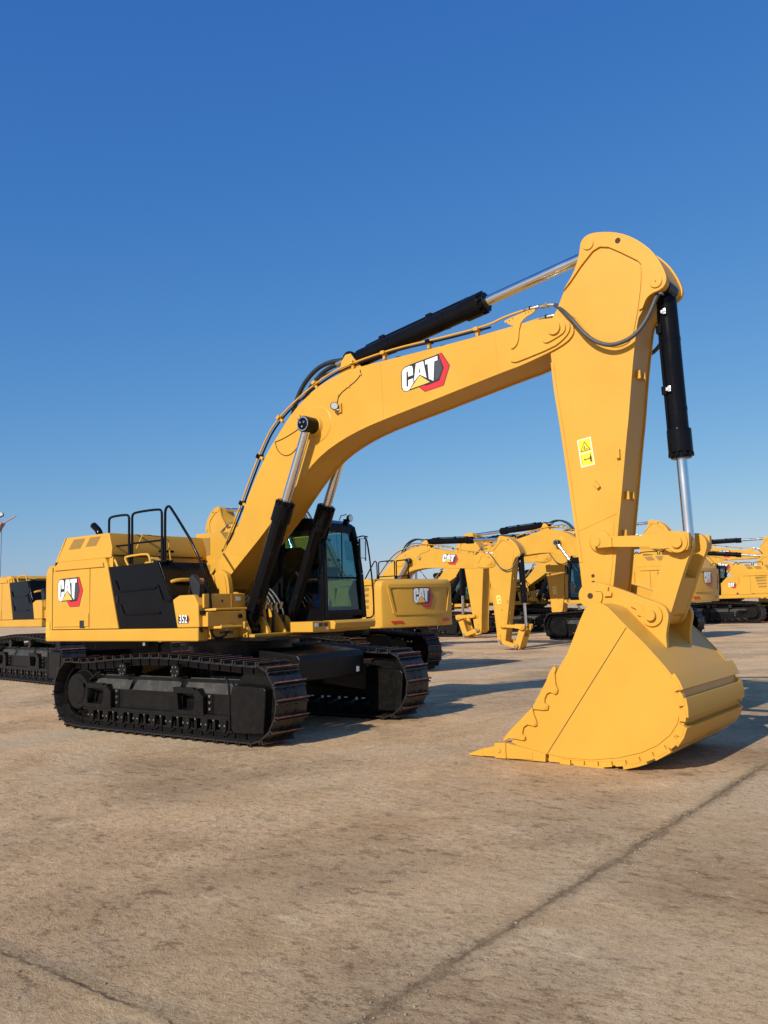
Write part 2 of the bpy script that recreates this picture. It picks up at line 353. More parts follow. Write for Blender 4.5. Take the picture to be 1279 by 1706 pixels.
def make_cylinder(P, p0, p1, y, split, r, rr, name, side=0, flat=False):
    """barrel from pin p0 to the gland, rod to pin p1, in the plane y"""
    a, b = Vector((p0[0], y, p0[1])), Vector((p1[0], y, p1[1])); d = (b-a).normalized(); g = a+d*split
    m = MB()
    m.cyl(a+d*.12, g-d*.02, r, BLK, 32, bv=.006)
    m.cyl(a+d*.02, a+d*.2, r*.72, BLK, 24)
    for t in (.30, .72): m.cyl(a+d*split*t, a+d*(split*t+.045), r*1.035, BLK, 32)
    o = m.build(name, P)
    m = MB()
    m.cyl(g-d*.30, g-d*.02, r*1.20, BLK, 32, bv=.012); m.cyl(g-d*.02, g+d*.05, r*1.0, BLK, 28, bv=.008)
    u = Vector((0, 1, 0)); v = d.cross(u)
    for k in range(10):
        e = u*math.cos(2*PI*k/10)+v*math.sin(2*PI*k/10)
        m.cyl(g-d*.02+e*r*1.05, g+d*.03+e*r*1.05, .022, BLK, 8)
    m.box(g.x-.05, g.x+.05, y-.03, y+.03, g.z+.0, g.z+.01, BLK)
    m.build('gland', o)
    m = MB(); m.cyl((a.x, y-.15, a.z), (a.x, y+.15, a.z), r*.95, BLK, 28, bv=.01); m.build('pivot_eye', o)
    # oil line along the barrel
    m = MB(); off = v*(r+.028) if not side else u*side*(r*.8)+v*(-r*.75)
    m.tube([a+d*.22+off*.7, a+d*.30+off, g-d*.34+off, g-d*.22+off*1.02], .019, BLK, 8, 1)
    for t in (.25, .62): m.bar(a+d*(split*t)+off-d*.05, a+d*(split*t)+off+d*.05, .075, .06, BLK, .006)
    m.build('oil_line', o)
    m = MB(); m.cyl(g+d*.03, b-d*.05, rr, CHR, 32); m.build('piston_rod', o)
    return o

def make_stick(P):
    s_ = chaikin(STICK, 1)
    m = MB(); m.prism(inset(s_, .018), -.255, .255, YEL)
    for s in (-1, 1): m.prism(s_, s*.28, s*.253, YEL, .005)
    st = m.build('stick', P)
    m = MB()
    for s in (-1, 1): m.prism(chaikin(inset(SPANEL, .012), 1), s*.279, s*.294, YEL, .006, 2)
    sides(m, 'head_plate', st)
    m = MB()
    ro = chaikin(STICK, 1); k0 = min(range(len(ro)), key=lambda k: (ro[k][0]-6.302)**2+(ro[k][1]-5.762)**2); k1 = min(range(len(ro)), key=lambda k: (ro[k][0]-7.28)**2+(ro[k][1]-5.26)**2)
    outer = (ro[k0:]+ro[:k1+1]) if k0 > k1 else ro[k0:k1+1]
    rin = inset(SPANEL, -.006)[3:14]
    for s in (-1, 1): m.prism(outer+rin[::-1], s*.2795, s*.309, YEL, .007, 2)
    sides(m, 'head_rim', st)
    m = MB()
    for s in (-1, 1):
        for (x, z), r in (((6.655, 6.235), .072), ((7.468, 5.544), .075)): pin(m, x, z, s*.27, s*.328, r)
    pin(m, 7.468, 5.544, -.330, .330, .008, SEAM, 8)
    sides(m, 'pivot_pin', st)
    m = MB()
    for s in (-1, 1): m.cyl((7.036, s*.305, 6.172), (7.036, s*.311, 6.172), .035, SEAM, 20)
    sides(m, 'lifting_hole', st)
    m = MB()        # welded tabs
    for x, z, a in ((6.874, 3.568, 0), (6.576, 3.228, 40)):
        c, q = math.cos(R(a)), math.sin(R(a))
        m.bar((x-q*.05, -.30, z+c*.055), (x+q*.05, -.30, z-c*.055), .045, .045, YEL, .003)
    for z, ys in ((4.53, (-.10, .06)), (4.42, ()), (2.86+.22, (-.12, .04)), (2.62, (-.09,))):
        x = 6.744+(z-2.219)*(7.148-6.744)/(4.821-2.219)+.008
        for y in ys: m.box(x-.02, x+.028, y-.016, y+.016, z-.05, z+.05, YEL, .003)
    m.build('welded_tab', st)
    m = MB()        # flange standing proud along the rear edge
    for s in (-1, 1): m.prism([(6.052, 4.85), (6.075, 4.5), (6.133, 4.0), (6.196, 3.37), (6.246, 2.84), (6.292, 2.3), (6.33, 2.3), (6.285, 2.84), (6.236, 3.37), (6.175, 4.0), (6.117, 4.5), (6.095, 4.85)], s*.279, s*.289, YEL, .003)
    sides(m, 'edge_flange', st)
    m = MB()        # lower cast end and weld line
    for s in (-1, 1):
        m.bar((6.215, s*.2815, 2.66), (6.80, s*.2815, 2.86), .006, .014, YEL)
        m.prism(inset([(6.325, 2.30), (6.30, 2.62), (6.80, 2.80), (6.745, 2.25), (6.66, 1.85), (6.49, 1.74), (6.33, 1.86)], .03), s*.279, s*.287, YEL, .004)
        m.cyl((6.585, s*.28, 2.533), (6.585, s*.325, 2.533), .15, YEL, 32, r1=.12, bv=.008)
        for z in (2.13, 2.05): m.cyl((6.46, s*.286, z), (6.46, s*.289, z), .022, SEAM, 12)
    sides(m, 'cast_end', st)
    # hose draped across the head
    hz = [(6.130,5.605),(6.253,5.490),(6.342,5.401),(6.448,5.268),(6.572,5.090),(6.698,4.967),(6.845,4.887),(6.972,4.867),(7.121,4.897),(7.229,4.966),(7.319,5.090),(7.378,5.219),(7.428,5.361),(7.455,5.43)]
    for s in (-1, 1):
        m = MB(); ys = [.23, .30, .36, .39, .40, .40, .40, .40, .39, .37, .33, .29, .25, .22]
        m.tube([(x, s*y, z) for (x, z), y in zip(hz, ys)], .026, HOSE, 12, 2); m.build('hose', st, wn=False)
    m = MB()
    m.cyl((7.40, -.245, 5.31), (7.455, -.22, 5.43), .027, ZINC, 12)
    m.box(7.42, 7.50, -.24, -.15, 5.41, 5.47, ZINC, .006)
    m.build('hose_fitting', st, wn=False)
    # warning sticker
    m = MB()
    def q(u, v, h): return (6.350+.179*u+.035*(1-v), -.2805-h, 3.460+.346*v+.022*u)
    def lay(p, h, mt): m.loops([q(u, v, -.001) for u, v in p], [q(u, v, h) for u, v in p], mt)
    lay([(0, 0), (1, 0), (1, 1), (0, 1)], .001, WHT); lay([(.06, .03), (.94, .03), (.94, .47), (.06, .47)], .0017, LYE); lay([(.06, .50), (.94, .50), (.94, .97), (.06, .97)], .0017, LYE)
    lay([(.12, .55), (.88, .55), (.5, .90)], .0024, DBK); lay([(.20, .575), (.80, .575), (.5, .855)], .003, LYE)
    lay([(.36, .60), (.44, .60), (.50, .72), (.46, .74)], .0036, DBK); lay([(.50, .60), (.66, .60), (.66, .63), (.52, .63)], .0036, DBK)
    lay([(.74, .12), (.84, .12), (.86, .28), (.82, .36), (.76, .36), (.72, .28)], .0024, DBK); lay([(.76, .37), (.82, .37), (.82, .42), (.76, .42)], .0024, DBK)
    lay([(.34, .235), (.68, .235), (.68, .262), (.34, .262)], .0024, DBK); lay([(.28, .25), (.38, .20), (.38, .30)], .0024, DBK); lay([(.64, .20), (.72, .25), (.64, .30)], .0024, DBK)
    lay([(.14, .10), (.17, .10), (.17, .40), (.14, .40)], .0024, YELD)
    m.build('warning_sticker', st, wn=False)
    # linkage
    m = MB()
    for s in (-1, 1):
        y0, y1 = s*.33, s*.41
        m.prism(chaikin(BEAM, 1), y0, y1, YEL, .008)
        m.box(6.60, 6.78, min(y1, y1+s*.02), max(y1, y1+s*.02), 2.455, 2.57, YEL, .004)
        pin(m, 6.585, 2.525, s*.32, s*.445, .055)
        m.cyl((7.548, y1-s*.002, 2.455), (7.548, y1+s*.02, 2.455), .115, YEL, 32, bv=.006)
        pin(m, 7.548, 2.455, s*.40, s*.465, .062)
        m.prism([(7.23, 2.41), (7.50, 2.39), (7.50, 2.52), (7.34, 2.55), (7.30, 2.49), (7.23, 2.50)], y1-s*.001, y1+s*.014, YEL, .003)
    sides(m, 'tipping_link', P)
    m = MB()
    pw = chaikin(POWER, 1)
    for s in (-1, 1): m.prism(pw, s*.30, s*.20, YEL, .012)
    m.prism([(7.345, 2.14), (7.53, 2.06), (7.375, 1.65), (7.22, 1.56), (7.14, 1.63), (7.17, 1.80)], -.20, .20, YEL, .01)
    m.cyl((7.213, -.30, 1.647), (7.213, .30, 1.647), .12, YEL, 32, bv=.01)
    m.build('power_link', P)
    return st

def make_bucket(P):
    YB = {-1: -.95, 1: 1.07}
    m = MB(); side = BSIDE
    for s in (-1, 1): m.prism(side, YB[s], YB[s]-s*.045, YEL, .006)
    # wrapper
    out = [(6.76, 1.800)]+[BSIDE[i] for i in range(len(BSIDE)-1, 14, -1)]
    out = chaikin(out, 1, closed=False); out += [(5.80, .012), (5.60, .03)]
    W = 0
    inn = []
    for i, p in enumerate(out):
        a = Vector(out[max(i-1, 0)]); b = Vector(out[min(i+1, len(out)-1)]); t = (b-a).normalized(); n = Vector((t.y, -t.x))
        inn.append(tuple(Vector(p)+n*.035))
    o2 = [tuple(Vector(p)+ (Vector(q)-Vector(p)).normalized()*.006) for p, q in zip(out, inn)]
    m.prism(o2+inn[::-1], YB[-1]+.044, YB[1]-.044, YEL)
    bk = m.build('bucket', P)
    m = MB()
    for s in (-1, 1):
        m.prism(BPLATE, YB[s]-s*.001, YB[s]+s*.012, YEL, .006)
        m.bar((BPLATE[1][0]-.005, YB[s]+s*.0005, BPLATE[1][1]), (BPLATE[0][0]-.005, YB[s]+s*.0005, BPLATE[0][1]), .006, .012, SEAM)
    sides(m, 'side_wear_plate', bk)
    # long wear strips across the back
    def along(i0, i1, off, thick):
        seg = BSIDE[i0:i1+1]; A = []; B = []
        for k, p in enumerate(seg):
            a = Vector(BSIDE[i0+k-1]); b = Vector(BSIDE[i0+k+1]); t = (b-a).normalized(); n = Vector((t.y, -t.x))
            A.append(tuple(Vector(p)+n*off)); B.append(tuple(Vector(p)+n*(off+thick)))
        return B+A[::-1]
    for i0, i1 in ((31, 33), (28, 30), (25, 27), (22, 24), (19, 21), (16, 18)):
        m = MB(); m.prism(along(i0, i1, -.004, .050), YB[-1]-.03, YB[1]+.03, YEL, .006); m.build('wear_strip', bk)
    # short wear blocks on the heel edge
    seg = [Vector(p) for p in BSIDE[14:34]]; LL = [0]
    for a, b in zip(seg, seg[1:]): LL.append(LL[-1]+(b-a).length)
    def pt(t):
        for k in range(len(seg)-1):
            if LL[k+1] >= t: return seg[k].lerp(seg[k+1], (t-LL[k])/(LL[k+1]-LL[k]))
        return seg[-1]
    t = .16
    while t+.125 < LL[-1]:
        q = [pt(t), pt(t+.04), pt(t+.085), pt(t+.125)]; d = (q[-1]-q[0]).normalized(); n = Vector((d.y, -d.x))
        o = [tuple(p+n*(.022 if t > 1.1 else .008)) for p in q]+[tuple(p-n*.05) for p in q[::-1]]
        for sg in (-1, 1):
            m = MB(); m.prism([(x, max(z, .004)) for x, z in o], YB[sg]-sg*.04, YB[sg]+sg*.035, YEL, .004); m.build('heel_block', bk)
        t += .165
    # top box between the side plates and the hinge ears
    m = MB()
    for s in (-1, 1):
        m.prism(chaikin(EAR, 1), s*.36, s*.44, YEL, .01)
    sides(m, 'hinge_ear', bk)
    m = MB()
    for s in (-1, 1):
        m.cyl((6.49, s*.43, 1.89), (6.49, s*.465, 1.89), .15, YEL, 40, bv=.008)
        m.cyl((6.49, s*.46, 1.89), (6.49, s*.468, 1.89), .035, SEAM, 16)
        m.cyl((7.213, s*.43, 1.647), (7.213, s*.47, 1.647), .125, YEL, 40, bv=.008)
        m.cyl((7.213, s*.46, 1.647), (7.213, s*.52, 1.647), .06, YEL, 24, bv=.006)
        for (x, z, a) in ((6.66, 1.93, -12), (7.06, 1.71, -35)):
            c, q = math.cos(R(a)), math.sin(R(a)); f = lambda u, v: (x+u*c-v*q, z+u*q+v*c)
            m.prism([f(-.10, .05), f(.05, .07), f(.05, .02), f(.10, .01), f(.10, -.03), f(.02, -.05), f(-.02, .0), f(-.10, -.01)], s*.438, s*.475, YEL, .004)
    sides(m, 'retainer', bk)
    m = MB()
    m.prism([(6.60, 1.80), (6.70, 1.86), (6.82, 1.82), (7.05, 1.60), (7.34, 1.29), (7.30, 1.25), (6.75, 1.74)], -.36, .36, YEL, .006)
    m.build('hinge_bridge', bk)
    for s in (-1, 1):
        m = MB(); m.prism(CUT1, YB[s]-s*.02, YB[s]+s*.03, YEL, .006); m.prism(CUT2, YB[s]-s*.02, YB[s]+s*.03, YEL, .006)
        for x, z in ((6.22, .828), (6.086, .638), (5.937, .44), (5.792, .276)): m.cyl((x, YB[s]+s*.03, z), (x, YB[s]+s*.037, z), .022, YEL, 12, bv=.003)
        m.build('side_cutter', bk)
    m = MB(); m.prism([(5.46, .03), (6.06, .012), (6.06, .07), (5.75, .115), (5.50, .10)], YB[-1]+.01, YB[1]-.01, YEL, .006)
    for s in (-1, 1): m.prism([(5.56, .012), (6.058, .012), (6.064, .103), (5.813, .150), (5.587, .190), (5.55, .18)], YB[s]-s*.10, YB[s]+s*.028, YEL, .008)
    m.build('cutting_lip', bk)
    for k in range(5):
        y = -.915+k*.4875
        m = MB()
        def ring(x, zc, hw, hh): return [(x, y-hw, zc-hh), (x, y+hw, zc-hh), (x, y+hw, zc+hh), (x, y-hw, zc+hh)]
        m.loops(ring(5.01, .017, .035, .007), ring(5.22, .055, .05, .045), YEL, .004)
        m.loops(ring(5.22, .058, .050, .044), ring(5.44, .088, .068, .066), YEL, .006)
        m.build('bucket_tooth', bk)
        m = MB(); m.loops(ring(5.40, .096, .086, .088), ring(5.56, .105, .094, .095), YEL, .014)
        m.loops(ring(5.56, .105, .086, .092), ring(5.90, .075, .07, .05), YEL, .012); m.cyl((5.47, y-.104, .10), (5.47, y+.104, .10), .022, YELD, 12); m.build('tooth_adapter', bk)
    return bk

TRK = None
def track_path():
    pts = []
    pts += [(x, 0) for x in (-1.85, -1, 0, 1, 1.98)]
    pts += arc(1.985, .595, .600, -84, 62, 16)
    pts += [(1.87, 1.135), (1.28, 1.165), (.65, 1.205), (.07, 1.225), (-.56, 1.215), (-1.3, 1.165), (-1.83, 1.12)]
    pts += arc(-2.13, .585, .60, 112, 232, 14)
    pts += [(-2.36, .035), (-2.12, .010)]
    return chaikin(pts, 2)
def shoe_mesh():
    m = MB(); w = .305; p = .110
    m.box(-p, p, -w, w, -.022, 0, SHOE, .003)
    for x, h, t, mt in ((-p+.014, .054, .012, RUST), (p-.030, .034, .012, SHOE)):
        m.box(x-t, x+t, -w, w, -.001, h-.003, SHOE)
        m.box(x-t*.8, x+t*.8, -w, w, h-.0031, h, mt)
    for y in (-.09, .09):
        for x in (-.055, .055): m.cyl((x, y, 0), (x, y, .014), .017, BLKM, 8)
    m.box(-p*.9, p*.9, -.135, -.08, -.13, -.02, BLKM); m.box(-p*.9, p*.9, .08, .135, -.13, -.02, BLKM)
    return m
def place_shoes(fn):
    P = [Vector((x, z)) for x, z in track_path()]; n = len(P)
    L = [0]
    for i in range(n): L.append(L[-1]+(P[(i+1) % n]-P[i]).length)
    N = 52; tot = L[-1]; out = []
    def at(s):
        s %= tot
        for i in range(n):
            if L[i+1] >= s: t = (s-L[i])/max(L[i+1]-L[i], 1e-9); return P[i].lerp(P[(i+1) % n], t)
    for k in range(N):
        a, b = at(tot*k/N-.10), at(tot*k/N+.10); c = at(tot*k/N); d = (b-a).normalized()
        nrm = Vector((d.y, -d.x))            # outward for a counter-clockwise loop
        c = c-nrm*.040
        X = Vector((d.x, 0, d.y)); Z = Vector((nrm.x, 0, nrm.y)); Y = Z.cross(X)
        M = Matrix(((X.x, Y.x, Z.x, c.x), (X.y, Y.y, Z.y, 0), (X.z, Y.z, Z.z, c.y), (0, 0, 0, 1)))
        fn(M)
def make_track(P, s, shoes=True):
    """s = -1 right hand side, +1 left hand side"""
    yc = s*1.46 if s < 0 else 1.50; yo = s*1.765; q = lambda t: yc+s*t       # q(+) outboard
    m = MB()
    m.prism([(-1.95, .33), (-2.05, .55), (-1.98, .70), (-1.72, .86), (1.60, .86), (1.66, .74), (1.66, .33)], q(-.16), q(.06), BLKM, .01)
    m.prism([(-1.98, .34), (1.62, .34), (1.62, .43), (-1.98, .43)], q(.0), q(.14), BLKM, .006)
    m.prism([(-1.98, .62), (1.62, .62), (1.62, .67), (-1.98, .67)], q(.0), q(.14), BLKM, .004)
    for a, b in ((-1.98, -1.84), (-1.52, .45), (.80, 1.62)): m.prism([(a, .425), (b, .425), (b, .625), (a, .625)], q(.0), q(.1385), BLKM)
    for a, b in ((-1.76, -.86), (-.72, .34), (.50, 1.62)):
        m.loops([(a, q(.02), .875), (b, q(.02), .875), (b+.02, q(.148), .665), (a-.04, q(.148), .665)], [(a, q(.0), .85), (b, q(.0), .85), (b+.02, q(.12), .64), (a-.04, q(.12), .64)], DUSTB, .006)
    m.prism([(-2.0, .31), (1.5, .31), (1.5, .375), (-2.0, .375)], q(.0), q(.20), BLKM, .006)
    m.prism([(-1.95, .135), (1.55, .135), (1.55, .165), (-1.95, .165)], q(.1), q(.17), BLKM, .004)
    fr = m.build('track', P)
    for x0, x1 in ((-1.96, -1.20), (.33, 1.01)):
        m = MB()
        m.prism([(x1-.02, .38), (x1+.11, .38), (x1+.11, .66), (x1-.02, .66)], q(.138), q(.15), BLKM)
        m.prism([(x0, .66), (x1-.16, .66), (x1-.24, .745), (x0, .745)], q(.15), q(.225), BLKM, .006)
        m.prism([(x0, .36), (x1, .36), (x1, .42), (x0, .42)], q(.15), q(.225), BLKM, .006)
        m.prism([(x1-.24, .40), (x1, .40), (x1, .63), (x1-.14, .74), (x1-.22, .70), (x1-.17, .56)], q(.12), q(.235), BLKM, .008)
        m.prism([(x0, .40), (x0+.12, .40), (x0+.08, .67), (x0, .67)], q(.15), q(.22), BLKM, .006)
        for z in (.45, .54, .63): m.cyl((x1+.06, q(.14), z), (x1+.06, q(.17), z), .022, ZINC, 8)
        m.build('step_bracket', fr)
    m = MB(); m.box(1.02, 1.09, min(q(.14), q(.146)), max(q(.14), q(.146)), .50, .60, WHT); m.build('sticker', fr, wn=False)
    m = MB(); m.tube([(-1.62, q(.12), .93), (-1.86, q(.15), .80), (-2.04, q(.16), .66), (-2.08, q(.16), .40), (-2.06, q(.16), .32)], .022, BLKM, 8, 1); m.build('guard_bar', fr, wn=False)
    for k in range(9):
        x = -1.78+k*.395
        m = MB()
        m.cyl((x, q(-.16), .185), (x, q(.16), .185), .10, BLKM, 20, bv=.008); m.cyl((x, q(.12), .185), (x, q(.19), .185), .055, BLKM, 14)
        m.box(x-.075, x+.075, min(q(.16), q(.20)), max(q(.16), q(.20)), .20, .32, BLKM, .006)
        for t in (-.05, .05): m.cyl((x+t, q(.20), .235), (x+t, q(.212), .235), .013, ZINC, 6)
        m.build('track_roller', fr)
        if k < 8:
            m = MB(); m.box(x+.17, x+.225, min(q(.14), q(.19)), max(q(.14), q(.19)), .15, .33, BLKM, .005)
            m.cyl((x+.197, q(.19), .30), (x+.197, q(.198), .30), .012, ZINC, 6); m.build('roller_guard', fr)
    for x in (-.92, .36):
        m = MB(); m.cyl((x, q(-.12), .975), (x, q(.16), .975), .085, BLKM, 24, bv=.008); m.cyl((x, q(.12), .975), (x, q(.215), .975), .10, BLKM, 24, bv=.008)
        for k in range(6): m.cyl((x+.07*math.cos(k*PI/3), q(.215), .975+.07*math.sin(k*PI/3)), (x+.07*math.cos(k*PI/3), q(.228), .975+.07*math.sin(k*PI/3)), .012, ZINC, 6)
        m.bar((x, q(-.05), .82), (x, q(-.05), .95), .12, .1, BLKM); m.build('carrier_roller', fr)
    m = MB()        # front cover box over the idler
    o = [(1.58, .80), (1.68, .84), (2.24, .82), (2.30, .77), (2.24, .14), (1.62, .115), (1.55, .2), (1.55, .70)]
    m.loops([(x, q(.225), z) for x, z in inset(o, .03)], [(x, q(.0), z) for x, z in o], BLKM, .018, 3)
    m.tube([(1.45, q(.2), .92), (1.52, q(.21), .84), (1.545, q(.215), .74), (1.545, q(.215), .2)], .018, BLKM, 8, 1)
    m.build('idler_cover', fr)
    m = MB(); m.loops([(x+.13, q(-.235), z) for x, z in inset(o, .02)], [(x+.12, q(-.05), z) for x, z in o], BLKM, .018, 3); m.build('idler_cover', fr)
    m = MB(); m.cyl((1.955, q(-.1), .595), (1.955, q(.1), .595), .42, BLKM, 40, bv=.01); m.cyl((1.955, q(-.05), .595), (1.955, q(.05), .595), .46, BLKM, 40); m.build('idler', fr)
    m = MB()
    m.cyl((-2.13, q(-.20), .60), (-2.13, q(.10), .60), .36, BLKM, 40, bv=.02)
    m.cyl((-2.13, q(.09), .60), (-2.13, q(.225), .60), .33, BLKM, 40, r1=.29, bv=.03)
    m.cyl((-2.13, q(.22), .60), (-2.13, q(.235), .60), .21, BLKM, 32, bv=.008)
    m.build('final_drive', fr)
    m = MB(); g = []
    for k in range(44):
        r_ = .475 if k % 2 else .415; a = 2*PI*k/44
        g.append((-2.13+r_*math.cos(a), .60+r_*math.sin(a)))
    m.prism(g, q(-.035), q(.035), BLKM, .004); m.build('sprocket', fr)
    if shoes:
        sm = [None]
        def put(M):
            M = Matrix.Translation((0, yc, 0)) @ M
            if sm[0] is None:
                o = shoe_mesh().build('track_shoe', fr, wn=False); sm[0] = o
            else:
                o = sm[0].copy(); COL.objects.link(o); o.parent = fr
            o.matrix_local = M
        place_shoes(put)
    return fr
CHAIN = {}
def bake_chain(P, fr, s):
    if 'me' not in CHAIN:
        sm_ = shoe_mesh(); src = sm_.bm; shoe_mats = sm_.mats; bm = bmesh.new(); tmp = bpy.data.meshes.new('shoe_tmp'); src.to_mesh(tmp)
        def put(M):
            k = len(bm.verts); bm.from_mesh(tmp); bm.verts.ensure_lookup_table()
            bmesh.ops.transform(bm, matrix=M, verts=bm.verts[k:])
        place_shoes(put)
        me = bpy.data.meshes.new('track_chain'); bm.to_mesh(me); bm.free(); [me.materials.append(q) for q in shoe_mats]; CHAIN['me'] = me
    o = bpy.data.objects.new('track_chain', CHAIN['me']); COL.objects.link(o); o.parent = fr; o.location = (0, s*1.46 if s < 0 else 1.50, 0)

def make_house(P, model_text=None):
    # deck and skirts
    m = MB()
    m.prismz([(-3.36, -1.30), (.74, -1.30), (.74, -.72), (.44, -.72), (.44, .76), (1.12, .76), (1.12, 1.40), (-3.36, 1.40)], 1.43, 1.60, YEL, .01)
    m.box(.44, 1.08, -.72, .76, 1.43, 1.475, YEL, .008)
    m.box(-.15, 1.62, .765, 1.47, 1.46, 1.61, YEL, .02); m.box(1.12, 1.62, .04, .77, 1.463, 1.607, YEL, .01)
    m.build('deck', P)
    m = MB()
    for s in (-1, 1):
        x1 = .69 if s < 0 else .2
        m.box(-3.385, x1, min(s*1.30, s*1.505), max(s*1.30, s*1.505), 1.405, 1.605, YEL, .025, 3)
    sides(m, 'side_skirt', P)
    m = MB(); m.box(1.15, 1.63, .0, .40, 1.475, 1.635, YEL, .006)
    m.build('front_step', P)
    m = MB()
    for y0, y1, mt in ((.05, .13, WHT), (.15, .24, DBK), (.26, .36, DBK)): m.box(1.63, 1.632, y0, y1, 1.555, 1.61, mt)
    m.box(1.63, 1.632, .33, .37, 1.50, 1.54, WHT)
    m.build('sticker', P, wn=False)
    m = MB(); m.prism([(1.46, 1.50), (1.72, 1.50), (1.74, 1.60), (1.70, 1.64), (1.46, 1.64)], .42, 1.47, YEL, .02); m.build('cab_sill', P)
    # counterweight
    def cw(z, sh):
        return [(-3.19, -1.5+sh, z), (-3.40, -1.49+sh, z), (-3.47, -1.44+sh, z), (-3.60+sh, -.98, z), (-3.66+sh, -.45, z), (-3.68+sh, 0, z),
                (-3.66+sh, .45, z), (-3.60+sh, .98, z), (-3.47, 1.44-sh, z), (-3.40, 1.49-sh, z), (-3.19, 1.5-sh, z)]
    m = MB()
    lv = [(1.40, .05), (1.43, .0), (1.60, -.0), (2.00, -.0), (2.55, .0), (2.66, .02), (2.74, .07), (2.78, .16)]
    rings = [[m.bm.verts.new(p) for p in cw(z, sh)] for z, sh in lv]; k = m.mi(YEL)
    fs = []
    for a, b in zip(rings, rings[1:]):
        for i in range(len(a)): fs.append(m.bm.faces.new((a[i], a[(i+1) % len(a)], b[(i+1) % len(a)], b[i])))
    fs.append(m.bm.faces.new(rings[0][::-1])); fs.append(m.bm.faces.new(rings[-1]))
    bmesh.ops.recalc_face_normals(m.bm, faces=fs)
    c = m.build('counterweight', P, sharp=50)
    m = MB()        # raised surround framing the badge field
    f = lambda y: -3.683+.16*(abs(y)/1.44)**2
    def onr(y, z, h): return (f(y)-h, y, z)
    for pts in ([(-1.30, 2.55), (1.30, 2.55), (1.30, 2.64), (-1.30, 2.64)], [(-1.02, 1.86), (1.02, 1.86), (1.10, 1.76), (-1.10, 1.76)]):
        nn = 12; a, b, c_, d = pts
        lo = [(a[0]+(b[0]-a[0])*i/nn, a[1]) for i in range(nn+1)]; hi = [(d[0]+(c_[0]-d[0])*i/nn, d[1]) for i in range(nn+1)]
        for i in range(nn):
            q4 = [lo[i], lo[i+1], hi[i+1], hi[i]]
            m.loops([onr(y, z, -.01) for y, z in q4], [onr(y, z, .018) for y, z in q4], YEL)
    for s in (-1, 1):
        q4 = [(s*1.06, 1.80), (s*1.14, 1.80), (s*1.34, 2.60), (s*1.26, 2.60)]
        m.loops([onr(y, z, -.02) for y, z in q4], [onr(y, z, .02) for y, z in q4], YEL, .006)
    m.build('moulding', c)
    badge(lambda u, v, h: (f(.40-.80*u)-.012-h, .40-.80*u, 1.98+.56*v), c)
    m = MB()
    for s in (-1, 1):
        q4 = [(s*.78, 1.53), (s*1.16, 1.53), (s*1.22, 1.60), (s*.84, 1.60)]
        m.loops([onr(y, z, -.02) for y, z in q4], [onr(y, z, .010) for y, z in q4], REFL)
    sides(m, 'reflector', c)
    m = MB(); m.box(-3.37, -3.25, -1.507, -1.50, 1.48, 1.74, STK)
    for z in (1.53, 1.60, 1.67): m.prism([(-3.33, z), (-3.29, z), (-3.31, z+.03)], -1.509, -1.5065, YELD)
    m.build('warning_sticker', c, wn=False)
    # rear side enclosures
    m = MB()
    o = [(-3.175, 1.612), (-3.175, 2.56), (-3.16, 2.68), (-3.08, 2.80), (-1.72, 2.80), (-1.60, 2.70), (-1.56, 2.62), (-1.27, 1.612)]
    for s in (-1, 1):
        m.loops([(x, s*(1.5 if z < 2.7 else (1.49 if z < 2.75 else 1.45)), z) for x, z in o], [(x, s*.9, z) for x, z in o], YEL, .012, 3)
    m.box(-3.17, -1.6, -.91, .91, 1.6, 2.79, YEL)
    sp = m.build('engine_enclosure', P)
    m = MB()
    for s in (-1, 1):
        m.prism([(-3.13, 1.96), (-1.86, 1.96), (-1.60, 2.62), (-3.13, 2.62)] if False else [(-3.12, 1.655), (-2.08, 1.655), (-2.08, 1.88), (-3.12, 1.88)], s*1.499, s*1.515, YEL, .008, 3)
        m.prism([(-3.12, 2.64), (-1.66, 2.64), (-1.70, 2.72), (-3.12, 2.72)], s*1.498, s*1.515, YEL, .007, 3)
    sides(m, 'pressed_rib', sp)
    m = MB()
    for s in (-1, 1):
        m.prism([(-2.066, 1.63), (-2.058, 1.63), (-2.058, 2.63), (-2.066, 2.63)], s*1.499, s*1.501, SEAM)
        m.prism([(-3.187, 1.61), (-3.174, 1.61), (-3.174, 2.70), (-3.187, 2.70)], s*1.490, s*1.5005, SEAM)
        m.prism([(-3.17, 1.604), (-1.2, 1.604), (-1.2, 1.613), (-3.17, 1.613)], s*1.49, s*1.5005, SEAM)
    m.box(-3.186, -3.174, -1.45, 1.45, 2.60, 2.79, SEAM)
    m.build('panel_gap', sp, wn=False)
    m = MB(); m.box(-2.33, -2.20, -1.518, -1.50, 1.635, 1.76, DBK, .004); m.build('latch', sp)
    m = MB()
    for k in range(5): m.box(-2.95, -2.35+.05*(k-4), 1.498, 1.503, 1.80+.17*k, 1.89+.17*k, VENT)
    m.build('louvre', sp, wn=False)
    m = MB(); m.box(-2.25, -2.14, 1.50, 1.512, 1.63, 1.72, DBK); m.build('latch', sp)
    m = MB(); m.prism([(-1.42, 1.612), (-1.42, 2.62), (-.75, 2.62), (-.42, 2.30), (-.36, 1.612)], 1.40, 1.497, YEL, .012); ld = m.build('cab_side_door', P)
    badge(lambda u, v, h: (-.82-.46*u, 1.499+h, 1.98+.32*v), ld)
    m = MB(); m.box(-1.36, -1.26, 1.498, 1.51, 1.63, 1.72, DBK); m.build('latch', ld)
    badge(lambda u, v, h: (-3.0+.725*u, -1.501-h, 2.0+.49*v+.01*u), sp)
    # hood
    m = MB()
    ho = [(-3.13, 2.79), (-2.85, 3.21), (-1.62, 3.21), (-1.52, 2.96), (-1.52, 2.79)]
